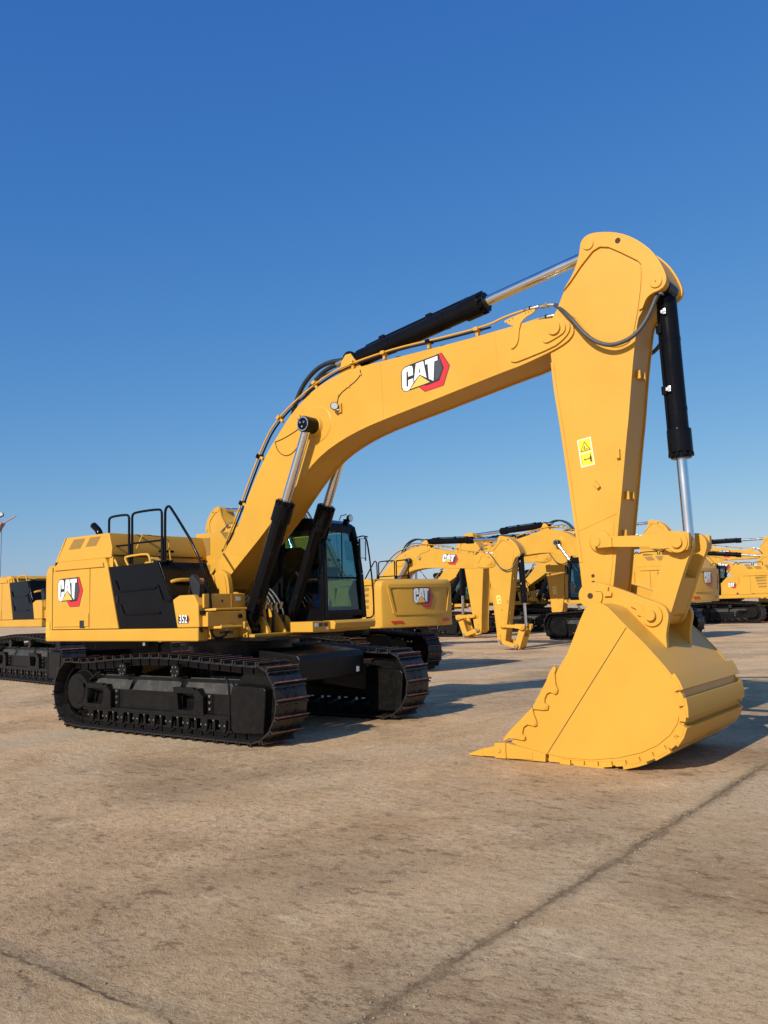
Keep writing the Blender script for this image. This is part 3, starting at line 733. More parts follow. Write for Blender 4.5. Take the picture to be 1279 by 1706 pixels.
    m.loops([(x, -1.46+(z-2.79)*.06, z) for x, z in ho], [(x, 1.46-(z-2.79)*.06, z) for x, z in ho], YEL, .015, 3)
    m.build('engine_hood', P)
    h = [q for q in P.children if q.name.startswith('engine_hood')][-1]
    m = MB(); m.prism([(-3.19, 2.81), (-2.90, 3.20), (-2.87, 3.20), (-3.155, 2.79)], -1.44, 1.44, YEL, .005)
    m.build('hood_rear_edge', h)
    m = MB()
    for v in ([(-2.632,3.165),(-2.285,3.165),(-2.425,2.995),(-2.780,2.994)], [(-2.150,3.168),(-1.839,3.168),(-1.966,3.014),(-2.273,3.010)]):
        for s in (-1, 1): m.loops([(x, s*(1.462-(z-2.79)*.06), z) for x, z in v], [(x, s*(1.43-(z-2.79)*.06), z) for x, z in v], VENT)
    sides(m, 'air_vent', h, wn=False)
    m = MB()
    m.cyl((-2.8, -.8, 3.0), (-2.8, -.8, 3.32), .062, BLK, 20)
    m.tube([(-2.8, -.8, 3.24), (-2.82, -.8, 3.34), (-2.88, -.8, 3.40), (-3.0, -.8, 3.48)], .062, BLK, 18, 2); m.build('exhaust_stack', h, wn=False)
    # front wall of the enclosure, lower dark band, latch and catch bars
    m = MB(); m.box(-1.60, -1.50, -1.44, .46, 2.3, 2.80, YEL, .006); m.box(-1.56, -1.485, -1.44, .50, 2.82, 2.835, SEAM); m.build('bulkhead', h)
    m = MB(); m.box(-1.51, -1.46, -.50, -.20, 2.90, 2.94, BLK, .008); m.build('hood_latch', h)
    m = MB(); m.tube([(-1.46, -1.0, 2.95), (-1.36, -.95, 3.18), (-1.30, -.6, 3.16), (-1.30, -.45, 3.10), (-1.30, -.40, 2.70)], .012, YEL, 8, 0)
    m.build('prop_rod', h, wn=False)
    # louvred cooling box behind the cab
    m = MB()
    o = [(-1.84, 2.74), (-1.80, 3.29), (-1.15, 3.29), (-.98, 3.12), (-.98, 2.74)]
    m.prism(o, .60, 1.45, YEL, .01); m.prism([(-1.84, 2.2), (-1.84, 2.75), (-1.0, 2.75), (-1.0, 2.2)], .58, 1.45, YEL, .01)
    cb = m.build('cooling_box', P)
    m = MB(); m.box(-1.70, -1.42, .592, .602, 2.88, 3.20, VENT); m.build('louvre', cb, wn=False); m = MB(); m.box(-1.62, -1.40, .572, .582, 2.58, 2.70, VENT); m.build('louvre', cb, wn=False)
    m = MB(); m.box(-1.6, -.36, .5, 1.44, 1.6, 2.3, YEL, .01); m.build('cab_rear_box', P)
    # black service doors and tank
    m = MB()
    o = [(-1.555, 2.63), (-.235, 2.645), (.085, 2.05), (.20, 1.612), (-1.262, 1.612)]
    m.prism(o, -1.485, -.52, BLK, .012, 3)
    sd = m.build('service_door', P)
    m = MB()
    def ridge(pts, w=.026): 
        for a, b in zip(pts, pts[1:]): m.bar((a[0], -1.488, a[1]), (b[0], -1.488, b[1]), .045, w*1.3, BLK, .012)
    ridge([(-1.361, 2.392), (-1.246, 2.215), (-0.337, 2.239), (-0.253, 2.279)]); ridge([(-1.208, 1.996), (-1.114, 1.835), (-0.201, 1.851)])
    ridge([(-0.253, 2.279), (-0.131, 2.035), (0.07, 2.029)]); ridge([(-.25, 2.62), (.075, 2.04)], .018)
    m.box(-1.33, -1.29, -1.50, -1.48, 2.03, 2.14, BLKP, .004)
    m.build('pressed_rib', sd)
    m = MB(); m.tube([(-.1, -1.40, 2.30), (-.05, -1.36, 2.34), (.0, -1.2, 2.36), (.0, -.75, 2.35)], .03, YEL, 8, 1); m.build('tank_handle', sd, wn=False)
    m = MB(); o = [(.11, 2.04), (.225, 2.105), (.56, 2.105), (.70, 1.95), (.712, 1.612), (.215, 1.612)]
    m.loops([(x, -1.505 if z < 2.08 else -1.47, z) for x, z in o], [(x, -1.15, z) for x, z in o], YEL, .02, 3)
    tb = m.build('tool_box', P)
    if model_text:
        t = text_mesh(model_text, .150, 'model_number', tb, Matrix.Translation((.358, -1.508, 1.735)) @ SIDE @ Matrix.Diagonal((.86, 1.12, 1, 1)), WHT, .0015, .0030)
        m = MB(); m.prism([(.455, 1.685), (.480, 1.685), (.506, 1.735), (.480, 1.785), (.455, 1.785)], -1.5055, -1.5065, RED)
        m.prism([(.246, 1.674), (.472, 1.674), (.492, 1.735), (.472, 1.796), (.246, 1.796)], -1.5045, -1.5070, DBK); m.build('number_plate', tb, wn=False)
    # stepped boxes beside the tool box
    for (x0, x1, z0, z1, y1) in ((-.0, .76, 1.90, 2.11, -.60), (.0, .84, 1.62, 1.84, -.66)):
        m = MB(); m.prismz([(x0, -1.16), (.715, -1.16), (.715, -1.44), (x1, -1.44), (x1, y1), (x0, y1)], z0, z1, YEL, .012); m.build('step', P)
    m = MB()
    m.tube([(.74, -1.40, 1.865), (.90, -1.34, 1.875), (.90, -.72, 1.875), (.78, -.68, 1.87)], .020, YEL, 8, 0)
    m.tube([(.74, -1.34, 1.60), (.95, -1.28, 1.605), (.95, -.86, 1.605), (.80, -.80, 1.60)], .022, YEL, 8, 0)
    m.box(.86, .90, -1.22, -1.0, 1.57, 1.64, YEL, .008)
    m.box(.741, .750, -1.12, -.86, 1.50, 1.54, DBK)
    m.build('step_bar', P)
    m = MB(); m.cyl((.84, -.80, 1.76), (.87, -.80, 1.76), .035, BLK, 14); m.box(.76, .764, -.80, -.70, 2.0, 2.06, WHT); m.prism([(.758, 1.9), (.765, 1.9), (.765, 2.1), (.758, 2.1)], -.90, -.885, YELD); m.box(.76, .763, -1.10, -1.06, 1.98, 2.02, DBK); m.build('step_bolt', P)
    # hand rails on the right hand side
    def rail(path, name='handrail', mt=BLK, r=.020, y=-1.35):
        m = MB()
        for p in path: m.tube([(x, y, z) for x, z in p], r if p is path[0] else r*.85, mt, 10, 2 if len(p) > 2 else 0)
        return m
    mm = rail([[(-1.736,2.70),(-1.738,3.35),(-1.738,3.46),(-1.65,3.49),(-1.27,3.49),(-1.187,3.46),(-1.186,3.35),(-1.186,2.72)], [(-1.736,2.982),(-1.186,2.979)]])
    mm.box(-1.765, -1.71, -1.38, -1.32, 2.66, 2.99, BLK, .006); mm.build('handrail', P, wn=False)
    mm = rail([[(-1.104,2.66),(-1.103,3.35),(-1.103,3.47),(-1.02,3.505),(-.42,3.505),(-.337,3.47),(-.335,3.35),(-0.335,2.66)], [(-1.103,2.996),(-0.340,2.998)]])
    mm.box(-1.165, -1.12, -1.38, -1.32, 2.66, 3.0, BLK, .006); mm.box(-.32, -.275, -1.38, -1.32, 2.64, 3.02, BLK, .006); mm.box(-.45, -.15, -1.42, -1.28, 2.64, 2.67, BLK, .004)
    mm.build('handrail', P, wn=False)
    mm = MB(); mm.tube([(-.259, -1.35, 2.66), (-.256, -1.35, 3.42), (-.235, -1.35, 3.50), (-.17, -1.35, 3.535), (-.10, -1.35, 3.49), (.489, -1.35, 2.80), (.70, -1.33, 2.25), (.77, -1.32, 2.05), (.775, -1.32, 1.60), (.79, -1.32, 1.49), (.83, -1.25, 1.44), (.90, -1.16, 1.47), (.92, -1.12, 1.56)], .021, BLK, 10, 1)
    mm.tube([(.62, -1.47, 1.98), (.645, -1.46, 1.90), (.66, -1.46, 1.62), (.72, -1.45, 1.55)], .024, BLK, 8, 1)
    mm.box(.60, .80, -1.48, -1.30, 1.80, 1.86, BLK, .01); mm.build('handrail', P, wn=False)
    for g in ([(-1.62, 2.60), (-1.775, 2.73), (-1.76, 2.775), (-1.56, 2.78), (-1.50, 2.75), (-1.42, 2.62)], [(-1.13, 2.62), (-1.225, 2.75), (-1.21, 2.785), (-.66, 2.80), (-.59, 2.76), (-.555, 2.64)]):
        m = MB(); m.tube([(x, -1.40, z) for x, z in g], .019, YEL, 8, 1); m.build('grab_bar', P, wn=False)
    m = MB(); m.prism([(-.95, 2.64), (-.72, 2.64), (-.66, 2.70), (-.75, 2.76), (-.88, 2.70)], -1.25, -1.1, YEL, .01); m.build('filler_cover', P)
    # mirror head beside the tank
    m = MB(); m.prism([(.36, 2.36), (.44, 2.42), (.62, 2.26), (.60, 2.06), (.50, 2.0), (.42, 2.18)], -1.40, -1.30, BLKP, .015)
    m.tube([(.43, -1.35, 2.3), (.30, -1.32, 2.24), (.24, -1.30, 2.1)], .016, BLKP, 8); m.tube([(.53, -1.35, 2.05), (.56, -1.35, 1.95)], .016, BLKP, 8); m.build('mirror', P)
    # boom foot ears, cylinder ears, valve clutter between
    for s in (-1, 1):
        m = MB(); m.prism(chaikin(FOOT, 1), s*.36, s*.46, YEL, .012, 3); m.prism(inset(chaikin(FOOT, 1), .05), s*.455, s*.475, YEL, .006)
        m.cyl((-.16, s*.46, 2.36), (-.16, s*.50, 2.36), .09, YEL, 28, bv=.006)
        m.build('boom_foot_ear', P)
        for t in (-.21, .21):
            m = MB(); y = s*.48+t
            ring = [(.48, 1.44), (.49, 1.60), (.56, 1.72), (.70, 1.77), (.84, 1.72), (.91, 1.60), (.98, 1.44)]
            m.prism(chaikin(ring, 1), y-.035, y+.035, YEL, .012, 3); m.build('cylinder_ear', P)
    m = MB()
    m.box(-1.0, .30, -.44, .44, 1.6, 1.95, BLKP, .02); m.box(.3, .62, -.30, .22, 1.6, 1.9, YELD, .02)
    for i in range(5):
        y = -.22+i*.10
        m.tube([(.25, y, 1.95), (.45, y+.02, 2.12+.03*i), (.66, y+.04, 2.05), (.80, y+.03*(i-2), 1.78), (.78, y, 1.48)], .022, RUB, 8, 2)
    m.build('hydraulic_valve', P)
    m = MB()
    for i in range(4): m.cyl((.78+.02*i, -.2+i*.10, 1.86), (.82+.02*i, -.2+i*.10, 1.96), .026, ZINC, 10)
    m.build('hose_fitting', P, wn=False)
    m = MB(); m.cyl((.55, .0, 1.45), (.55, .0, 1.62), .2, YELD, 24, bv=.02); m.prism([(.35, 1.60), (.80, 1.47), (1.0, 1.47), (.92, 1.62), (.60, 2.0), (.42, 2.02)], .05, .09, YEL, .01); m.build('swing_motor', P)

def make_cab(P):
    # front face x=1.45, right side y=.42, left side leaning in to the roof
    def L(z): return 1.50-.17*max(0, (z-1.9)/1.4)
    def Fx(z): return 1.47-.10*max(0, (z-2.45)/.85)**2
    root = MB()
    root.box(-.36, 1.40, .42, 1.46, 1.62, 1.70, BLK, .01)
    root.box(-.36, .55, .42, .46, 1.68, 2.30, BLK, .01); root.box(.5, 1.44, .42, .46, 1.68, 1.84, BLK, .01)
    root.box(-.36, -.32, .42, 1.46, 1.68, 2.30, BLK, .01)
    root.box(-.36, 1.42, 1.46, 1.50, 1.64, 1.74, BLK, .01)
    root.prism([(-.30, 2.25), (.36, 2.25), (.36, 2.80), (.10, 2.95), (-.30, 2.95)], 1.395, 1.42, BLKP)  # panel added to block the bright rod glint seen through the cab windows
    for pl in ([(-.30, 1.66), (1.40, 1.66), (1.36, 1.86), (.55, 1.86), (.30, 2.30), (-.30, 2.30)], [(1.40, 1.66), (1.40, 2.30), (1.28, 2.30), (1.16, 2.10), (1.22, 1.86)]): root.prism(pl, 1.455, 1.485, BLKP)
    root.box(.62, 1.40, .50, 1.44, 1.69, 1.74, BLKP)
    def post(a, b, w=.07, h=.07): root.bar(a, b, w, h, BLK, .014)
    zb, zt = 1.66, 3.20
    for z0, z1 in ((1.66, 2.4), (2.4, 2.9), (2.9, 3.2)):
        post((Fx(z0), .46, z0), (Fx(z1), .46, z1), .10, .09); post((Fx(z0), L(z0)-.04, z0), (Fx(z1), L(z1)-.04, z1), .10, .09)
    post((-.30, .46, 1.66), (-.28, .46, 3.2), .08, .10); post((-.30, L(1.7)-.04, 1.66), (-.28, L(3.2)-.04, 3.2), .08, .10)
    post((.52, .45, 1.66), (.55, .45, 3.2), .06, .11); post((.40, L(1.7)-.03, 1.66), (.45, L(3.2)-.03, 3.2), .06, .09)
    post((1.43, .46, 1.75), (1.43, L(1.7)-.04, 1.75), .10, .14); post((1.44, .46, 2.335), (1.44, L(2.3)-.04, 2.335), .035, .045)
    post((-.3, .46, 2.32), (-.3, 1.42, 2.32), .07, .07)
    cab = root.build('cab', P)
    m = MB()
    ro = [(-.38, 3.13), (-.36, 3.27), (-.25, 3.32), (.9, 3.36), (1.25, 3.32), (1.40, 3.24), (1.44, 3.13)]
    m.prism(ro, .41, L(3.2)+.01, BLK, .03, 3)
    m.prismx([(.42, 3.10), (L(3.1), 3.10), (L(3.15), 3.22), (.42, 3.22)], 1.30, 1.435, BLK, .015)
    # gussets that round the corners of the front opening
    for y, sg in ((.50, 1), (L(3.1)-.08, -1)): m.prismx([(y, 3.12), (y+sg*.16, 3.12), (y+sg*.05, 3.07), (y, 2.96)], 1.37, 1.41, BLK)
    for y, sg in ((.50, 1), (L(1.8)-.08, -1)): m.prismx([(y, 1.80), (y+sg*.14, 1.80), (y+sg*.04, 1.86), (y, 1.95)], 1.42, 1.45, BLK)
    m.box(.1, .16, .5, .6, 3.34, 3.42, BLK); m.box(.5, .56, .5, .6, 3.35, 3.41, BLK)
    m.build('roof', cab)
    def pane(pts, name='window_pane'):
        m = MB(); a = Vector(pts[1])-Vector(pts[0]); b = Vector(pts[2])-Vector(pts[0]); n = a.cross(b).normalized()*.006
        m.loops([Vector(p) for p in pts], [Vector(p)+n for p in pts], GLASS); return m.build(name, cab, wn=False)
    pane([(1.455, .50, 2.35), (1.455, L(2.35)-.08, 2.35), (Fx(3.14)+.0, L(3.14)-.08, 3.14), (Fx(3.14)+.0, .50, 3.14)], 'windshield')
    pane([(1.465, .50, 1.80), (1.465, L(1.8)-.08, 1.80), (1.455, L(2.33)-.08, 2.32), (1.455, .50, 2.32)], 'windshield')
    pane([(.60, .435, 1.84), (1.40, .435, 1.84), (1.33, .435, 3.12), (.60, .435, 3.12)]); pane([(-.26, .435, 2.32), (.48, .435, 2.32), (.50, .435, 3.12), (-.24, .435, 3.12)])
    pane([(-.31, .50, 2.35), (-.31, 1.40, 2.35), (-.30, L(3.1)-.08, 3.12), (-.30, .50, 3.12)])
    pane([(.45, L(1.8), 1.78), (1.40, L(1.8), 1.78), (1.33, L(3.12), 3.12), (.48, L(3.12), 3.12)]); pane([(-.26, L(2.3), 2.3), (.38, L(2.3), 2.3), (.42, L(3.12), 3.12), (-.24, L(3.12), 3.12)])
    m = MB(); m.tube([(1.47, .95, 3.13), (1.475, .935, 2.9), (1.475, .93, 2.55), (1.475, .925, 2.36)], .010, BLK, 6, 0); m.build('wiper', cab, wn=False)
    m = MB(); m.tube([(1.50, .46, 2.96), (1.55, .43, 2.9), (1.56, .43, 2.35), (1.56, .43, 1.75), (1.52, .46, 1.66)], .022, BLK, 8, 1); m.build('door_rail', cab, wn=False)
    # seat, consoles and steering levers
    m = MB()
    m.box(.02, .55, .70, 1.20, 1.95, 2.10, SEAT, .04, 3); m.loops([(.02, .70, 2.08), (.02, 1.20, 2.08), (-.12, 1.18, 2.72), (-.12, .72, 2.72)], [(.16, .72, 2.08), (.16, 1.18, 2.08), (.0, 1.14, 2.72), (.0, .76, 2.72)], SEAT, .04, 3)
    m.box(-.12, -.04, .83, 1.07, 2.72, 2.90, SEAT, .03); m.box(.05, .50, .78, 1.12, 1.70, 1.95, BLKP, .02)
    m.build('seat', cab)
    m = MB()
    for y in (.58, 1.30):
        m.box(.05, .65, y-.07, y+.07, 1.70, 2.22, BLKP, .02); m.tube([(.58, y, 2.2), (.62, y, 2.38)], .02, BLKP, 8); m.box(.59, .65, y-.025, y+.025, 2.36, 2.48, BLKP, .015)
    m.tube([(1.0, .88, 1.70), (1.05, .88, 2.2)], .018, BLKP, 8); m.tube([(1.0, 1.02, 1.70), (1.05, 1.02, 2.2)], .018, BLKP, 8)
    m.box(1.20, 1.24, .50, .62, 2.35, 2.60, BLKP, .01)
    m.build('console', cab)
    m = MB(); m.prism(chaikin([(1.05, 1.76), (1.0, 1.98), (1.08, 2.10), (1.2, 2.02), (1.26, 1.88), (1.22, 1.76)], 1), .66, .82, BLUE, .02); m.build('seat_cover', cab)
    m = MB(); m.tube([(1.42, L(2.9)-.02, 3.02), (1.55, L(2.9)+.02, 3.05), (1.60, L(2.9)+.04, 3.04), (1.60, L(2.9)+.03, 2.62)], .012, BLK, 8, 1)
    m.tube([(1.60, L(2.9)+.10, 3.03), (1.60, L(2.9)+.04, 3.04)], .012, BLK, 8)
    m.box(1.56, 1.60, L(2.9)-.11, L(2.9)+.05, 2.66, 3.0, BLKP, .015, 3); m.box(1.600, 1.604, L(2.9)-.10, L(2.9)+.04, 2.67, 2.99, MIRR); m.build('mirror', cab)
    m = MB(); m.tube([(1.57, L(2.9)+.05, 3.00), (1.58, L(2.9)+.09, 3.02), (1.59, L(2.6)+.10, 2.8), (1.60, L(2.0)+.10, 2.2), (1.60, 1.60, 1.75), (1.58, 1.58, 1.66), (1.50, 1.50, 1.65)], .014, BLK, 8, 1); m.build('cab_handrail', cab, wn=False)
    m = MB(); m.cyl((1.36, 1.26, 3.36), (1.42, 1.26, 3.36), .05, BLK, 16, r1=.065, bv=.006); m.cyl((1.42, 1.26, 3.36), (1.425, 1.26, 3.36), .055, LENS, 16)
    m.tube([(1.30, 1.10, 3.32), (1.32, 1.12, 3.40), (1.38, 1.2, 3.42)], .008, BLK, 6); m.box(1.28, 1.36, 1.22, 1.30, 3.28, 3.35, BLK, .005); m.build('work_lamp', cab)
    return cab

def make_undercarriage(P):
    m = MB()
    m.prism([(-1.2, .62), (-1.05, 1.10), (1.05, 1.10), (1.2, .62)], -.75, .75, BLKM, .03)
    m.cyl((0, 0, 1.08), (0, 0, 1.42), .85, BLKM, 48, bv=.01); m.cyl((0, 0, 1.30), (0, 0, 1.44), .98, BLKM, 48)
    for s in (-1, 1):
        for x0, x1 in ((-1.62, -.75), (.75, 1.62)):
            m.loops([(x0, s*1.34, .45), (x1, s*1.34, .45), (x1, s*1.34, .90), (x0, s*1.34, .90)], [(x0*.62+x1*.0, s*.5, .66), (x1*.62, s*.5, .66), (x1*.62, s*.5, 1.10), (x0*.62, s*.5, 1.10)], BLKM, .03)
    m.prism([(1.05, .72), (1.90, .76), (1.92, .82), (1.92, 1.10), (1.86, 1.16), (1.05, 1.24)], -.62, .90, BLKM, .03, 3)
    m.prism([(-1.6, .70), (-1.05, .70), (-1.05, 1.15), (-1.5, 1.1)], -.62, .62, BLKM, .03)
    c = m.build('car_body', P)
    m = MB(); m.box(1.922, 1.926, .70, .76, .82, .90, WHT); m.build('sticker', c, wn=False)
    m = MB(); m.box(-1.6, 1.5, -.9, .9, 1.385, 1.43, BLKM); m.build('belly_plate', P)

def rot_about(p, deg):
    a = R(deg); M = Matrix.Rotation(-a, 4, 'Y')      # positive = raises the front
    t = Vector((p[0], 0, p[1])); return Matrix.Translation(t) @ M @ Matrix.Translation(-t)
def ap(M, p): v = M @ Vector((p[0], 0, p[1])); return (v.x, v.z)
def ang(a, b): return math.degrees(math.atan2(b[1]-a[1], b[0]-a[0]))

def pose(root, db, bucket):
    """lower or raise the boom of a copied machine by db degrees; the stick keeps its own angle"""
    B = rot_about(FOOTP, db); tip2 = ap(B, TIPP); S = Matrix.Translation((tip2[0]-TIPP[0], 0, tip2[1]-TIPP[1]))
    def align(o, p0, p1, q0, q1):
        M = Matrix.Translation((q0[0]-p0[0], 0, q0[1]-p0[1])) @ rot_about(p0, ang(q0, q1)-ang(p0, p1))
        o.matrix_local = M
        d = math.dist(q0, q1)-math.dist(p0, p1); u = Vector((p1[0]-p0[0], 0, p1[1]-p0[1])).normalized()
        for c in o.children:
            if c.name.startswith('piston_rod'): c.matrix_local = Matrix.Translation(u*d)
    for o in root.children:
        n = o.name.split('.')[0]
        if n == 'boom': o.matrix_local = B
        elif n in ('stick', 'tipping_link', 'power_link', 'shipping_link'): o.matrix_local = S
        elif n == 'bucket_cylinder': o.matrix_local = S
        elif n == 'boom_cylinder': align(o, BC0, BC1, BC0, ap(B, BC1))
        elif n == 'stick_cylinder': align(o, ARM0, ARM1, ap(B, ARM0), ap(S, ARM1))

def make_machine(root, full):
    make_undercarriage(root)
    for s in (-1, 1):
        fr = make_track(root, s, shoes=full)
        if not full: bake_chain(root, fr, s)
    make_house(root, '352' if full else None)
    make_cab(root)
    make_boom(root, False)
    for s in (-1, 1):
        o = make_cylinder(root, BC0, BC1, s*.48, 2.10, .128, .072, 'boom_cylinder', side=s)
        m = MB(); m.cyl((BC1[0], s*.36, BC1[1]), (BC1[0], s*.60, BC1[1]), .125, BLK, 32, bv=.015)
        m.cyl((BC1[0], s*.598, BC1[1]), (BC1[0], s*.606, BC1[1]), .112, ZINC, 32); m.cyl((BC1[0], s*.604, BC1[1]), (BC1[0], s*.612, BC1[1]), .092, BLK, 28)
        for k in range(3): m.cyl((BC1[0]+.045*math.cos(k*2.1+.5), s*.61, BC1[1]+.045*math.sin(k*2.1+.5)), (BC1[0]+.045*math.cos(k*2.1+.5), s*.622, BC1[1]+.045*math.sin(k*2.1+.5)), .017, ZINC, 6)
        b = [c for c in root.children if c.name.startswith('boom') and c.name.split('.')[0] == 'boom'][-1]
        m.build('pin_cap', b)
    make_cylinder(root, ARM0, ARM1, 0, 2.36, .135, .072, 'stick_cylinder')
    make_stick(root)
    make_cylinder(root, KC0, KC1, 0, 2.02, .118, .062, 'bucket_cylinder', side=-1)
    for o in root.children:
        if o.name.startswith('bucket_cylinder'):
            m = MB()
            for z in (5.22, 4.28): m.box(7.465, 7.505, -.160, -.112, z-.035, z+.035, ZINC, .008); m.box(7.44, 7.475, -.155, -.10, z-.02, z+.02, ZINC, .006); m.cyl((7.49, -.16, z), (7.49, -.172, z), .012, ZINC, 6)
            m.build('hose_clamp', o)
    if full: make_bucket(root)
    else:
        m = MB()
        for s in (-1, 1): m.prism(chaikin([(6.40, 1.83), (6.38, 1.94), (6.55, 1.97), (7.22, 1.74), (7.30, 1.66), (7.24, 1.55)], 1), s*.33, s*.38, YEL, .008)
        m.build('shipping_link', root)
        m = MB()
        for s in (-1, 1):
            m.cyl((6.49, s*.36, 1.89), (6.49, s*.44, 1.89), .075, ZINC, 20, bv=.006); m.cyl((7.213, s*.36, 1.647), (7.213, s*.44, 1.647), .075, ZINC, 20, bv=.006)
        m.build('link_pin', [c for c in root.children if c.name.startswith('shipping_link')][-1])

def copy_tree(o, parent=None):
    c = o.copy(); COL.objects.link(c)
    if parent: c.parent = parent
    for ch in list(o.children): copy_tree(ch, c)
    return c

main = empty('excavator')
tag(main, 'nearest yellow crawler excavator, boom raised and large bucket resting on the ground', 'excavator', 'crawler excavators parked in the yard')
make_machine(main, True)

proto = empty('excavator', (-5.663, 9.342, 0), 2.978, .903)
tag(proto, 'yellow excavator showing its counterweight and badge just right of the nearest cab', 'excavator', 'crawler excavators parked in the yard')
make_machine(proto, False)
pose(proto, -3.0, False)
def low_hood(c):
    """smaller machines have a low hood and no stack above it"""
    for o in list(c.children):
        n = o.name.split('.')[0]
        if n in ('engine_hood', 'cooling_box'):
            o.matrix_local = Matrix.Translation((0, 0, 2.72)) @ Matrix.Diagonal((1, 1, .22, 1)) @ Matrix.Translation((0, 0, -2.72))
            if n == 'engine_hood':
                for q in list(o.children):
                    if q.name.split('.')[0] in ('exhaust_stack', 'prop_rod', 'hood_latch'): bpy.data.objects.remove(q)
BG = [
    ((-12.35, 19.2), .04, .90, -12.7, 'yellow excavator without bucket whose low badged boom rises behind the nearest counterweight'),
    ((-4.9, 28.2), 3.055, 1.13, -12.7, 'yellow excavator with louvred side and red reflector, behind the big bucket linkage'),
    ((-17.7, 32), .04, 1.10, -12.7, 'yellow excavator in the back, its lit stick standing behind a front track'),
    ((-15.1, 38.5), .04, 1.15, -8.0, 'yellow excavator far back, its rounded stick head peeking over the bucket linkage'),
    ((-12.4, 53.5), .04, 1.05, -17.0, 'yellow excavator far right, its lower boom just under the badged boom behind it'),
    ((-6.3, 49.5), 3.02, 1.13, -12.0, 'yellow excavator at the right edge with side badge and long black track'),
    ((-13.5, 57.0), .04, 1.15, -10.0, 'yellow excavator far right, stick cylinder stretched above its badged boom'),
]
for (x, y), rz, sc, db, lab in BG:
    c = copy_tree(proto); c.location = (x, y, 0); c.rotation_euler = (0, 0, rz); c.scale = (sc, sc, sc); c['label'] = lab
    pose(c, db, False)
    if sc != 1.13:
        low_hood(c)
# machine at the left edge, delivered without its boom
c = proto.copy(); COL.objects.link(c); c.location = (-12.5, 5.35, 0); c.rotation_euler = (0, 0, -.152); c.scale = (1.1,)*3
c['label'] = 'yellow excavator at the left edge, dark side door, no boom in view'
for ch in list(proto.children):
    if ch.name.split('.')[0] not in ('boom', 'stick', 'tipping_link', 'power_link', 'shipping_link', 'bucket_cylinder', 'boom_cylinder', 'stick_cylinder'): copy_tree(ch, c)
for q in list(c.children):
    if q.name.split('.')[0] == 'handrail': bpy.data.objects.remove(q)
low_hood(c); low_hood(proto)

# ------------------------------------------------------------------ distant crane on the left
cr = empty('crane', (-190, 62, 0)); tag(cr, 'distant red lattice crane jib with hanging ropes at the left edge', 'crane')
CRANE_PARENT = cr
def lattice(m, a, b, w, n, mt):
    a, b = Vector(a), Vector(b); d = (b-a).normalized(); u = Vector((0, 0, 1)); u = (u-d*u.dot(d)).normalized(); v = d.cross(u)
    cs = [u*w+v*w, u*w-v*w, -u*w-v*w, -u*w+v*w]
    for c in cs: m.bar(a+c, b+c*.6, .22, .22, mt)
    for i in range(n):
        p, q = a.lerp(b, i/n), a.lerp(b, (i+1)/n)
        for k in range(4):
            s0 = 1-.4*i/n; s1 = 1-.4*(i+1)/n
            m.bar(p+cs[k]*s0, q+cs[(k+1) % 4]*s1, .12, .12, mt)

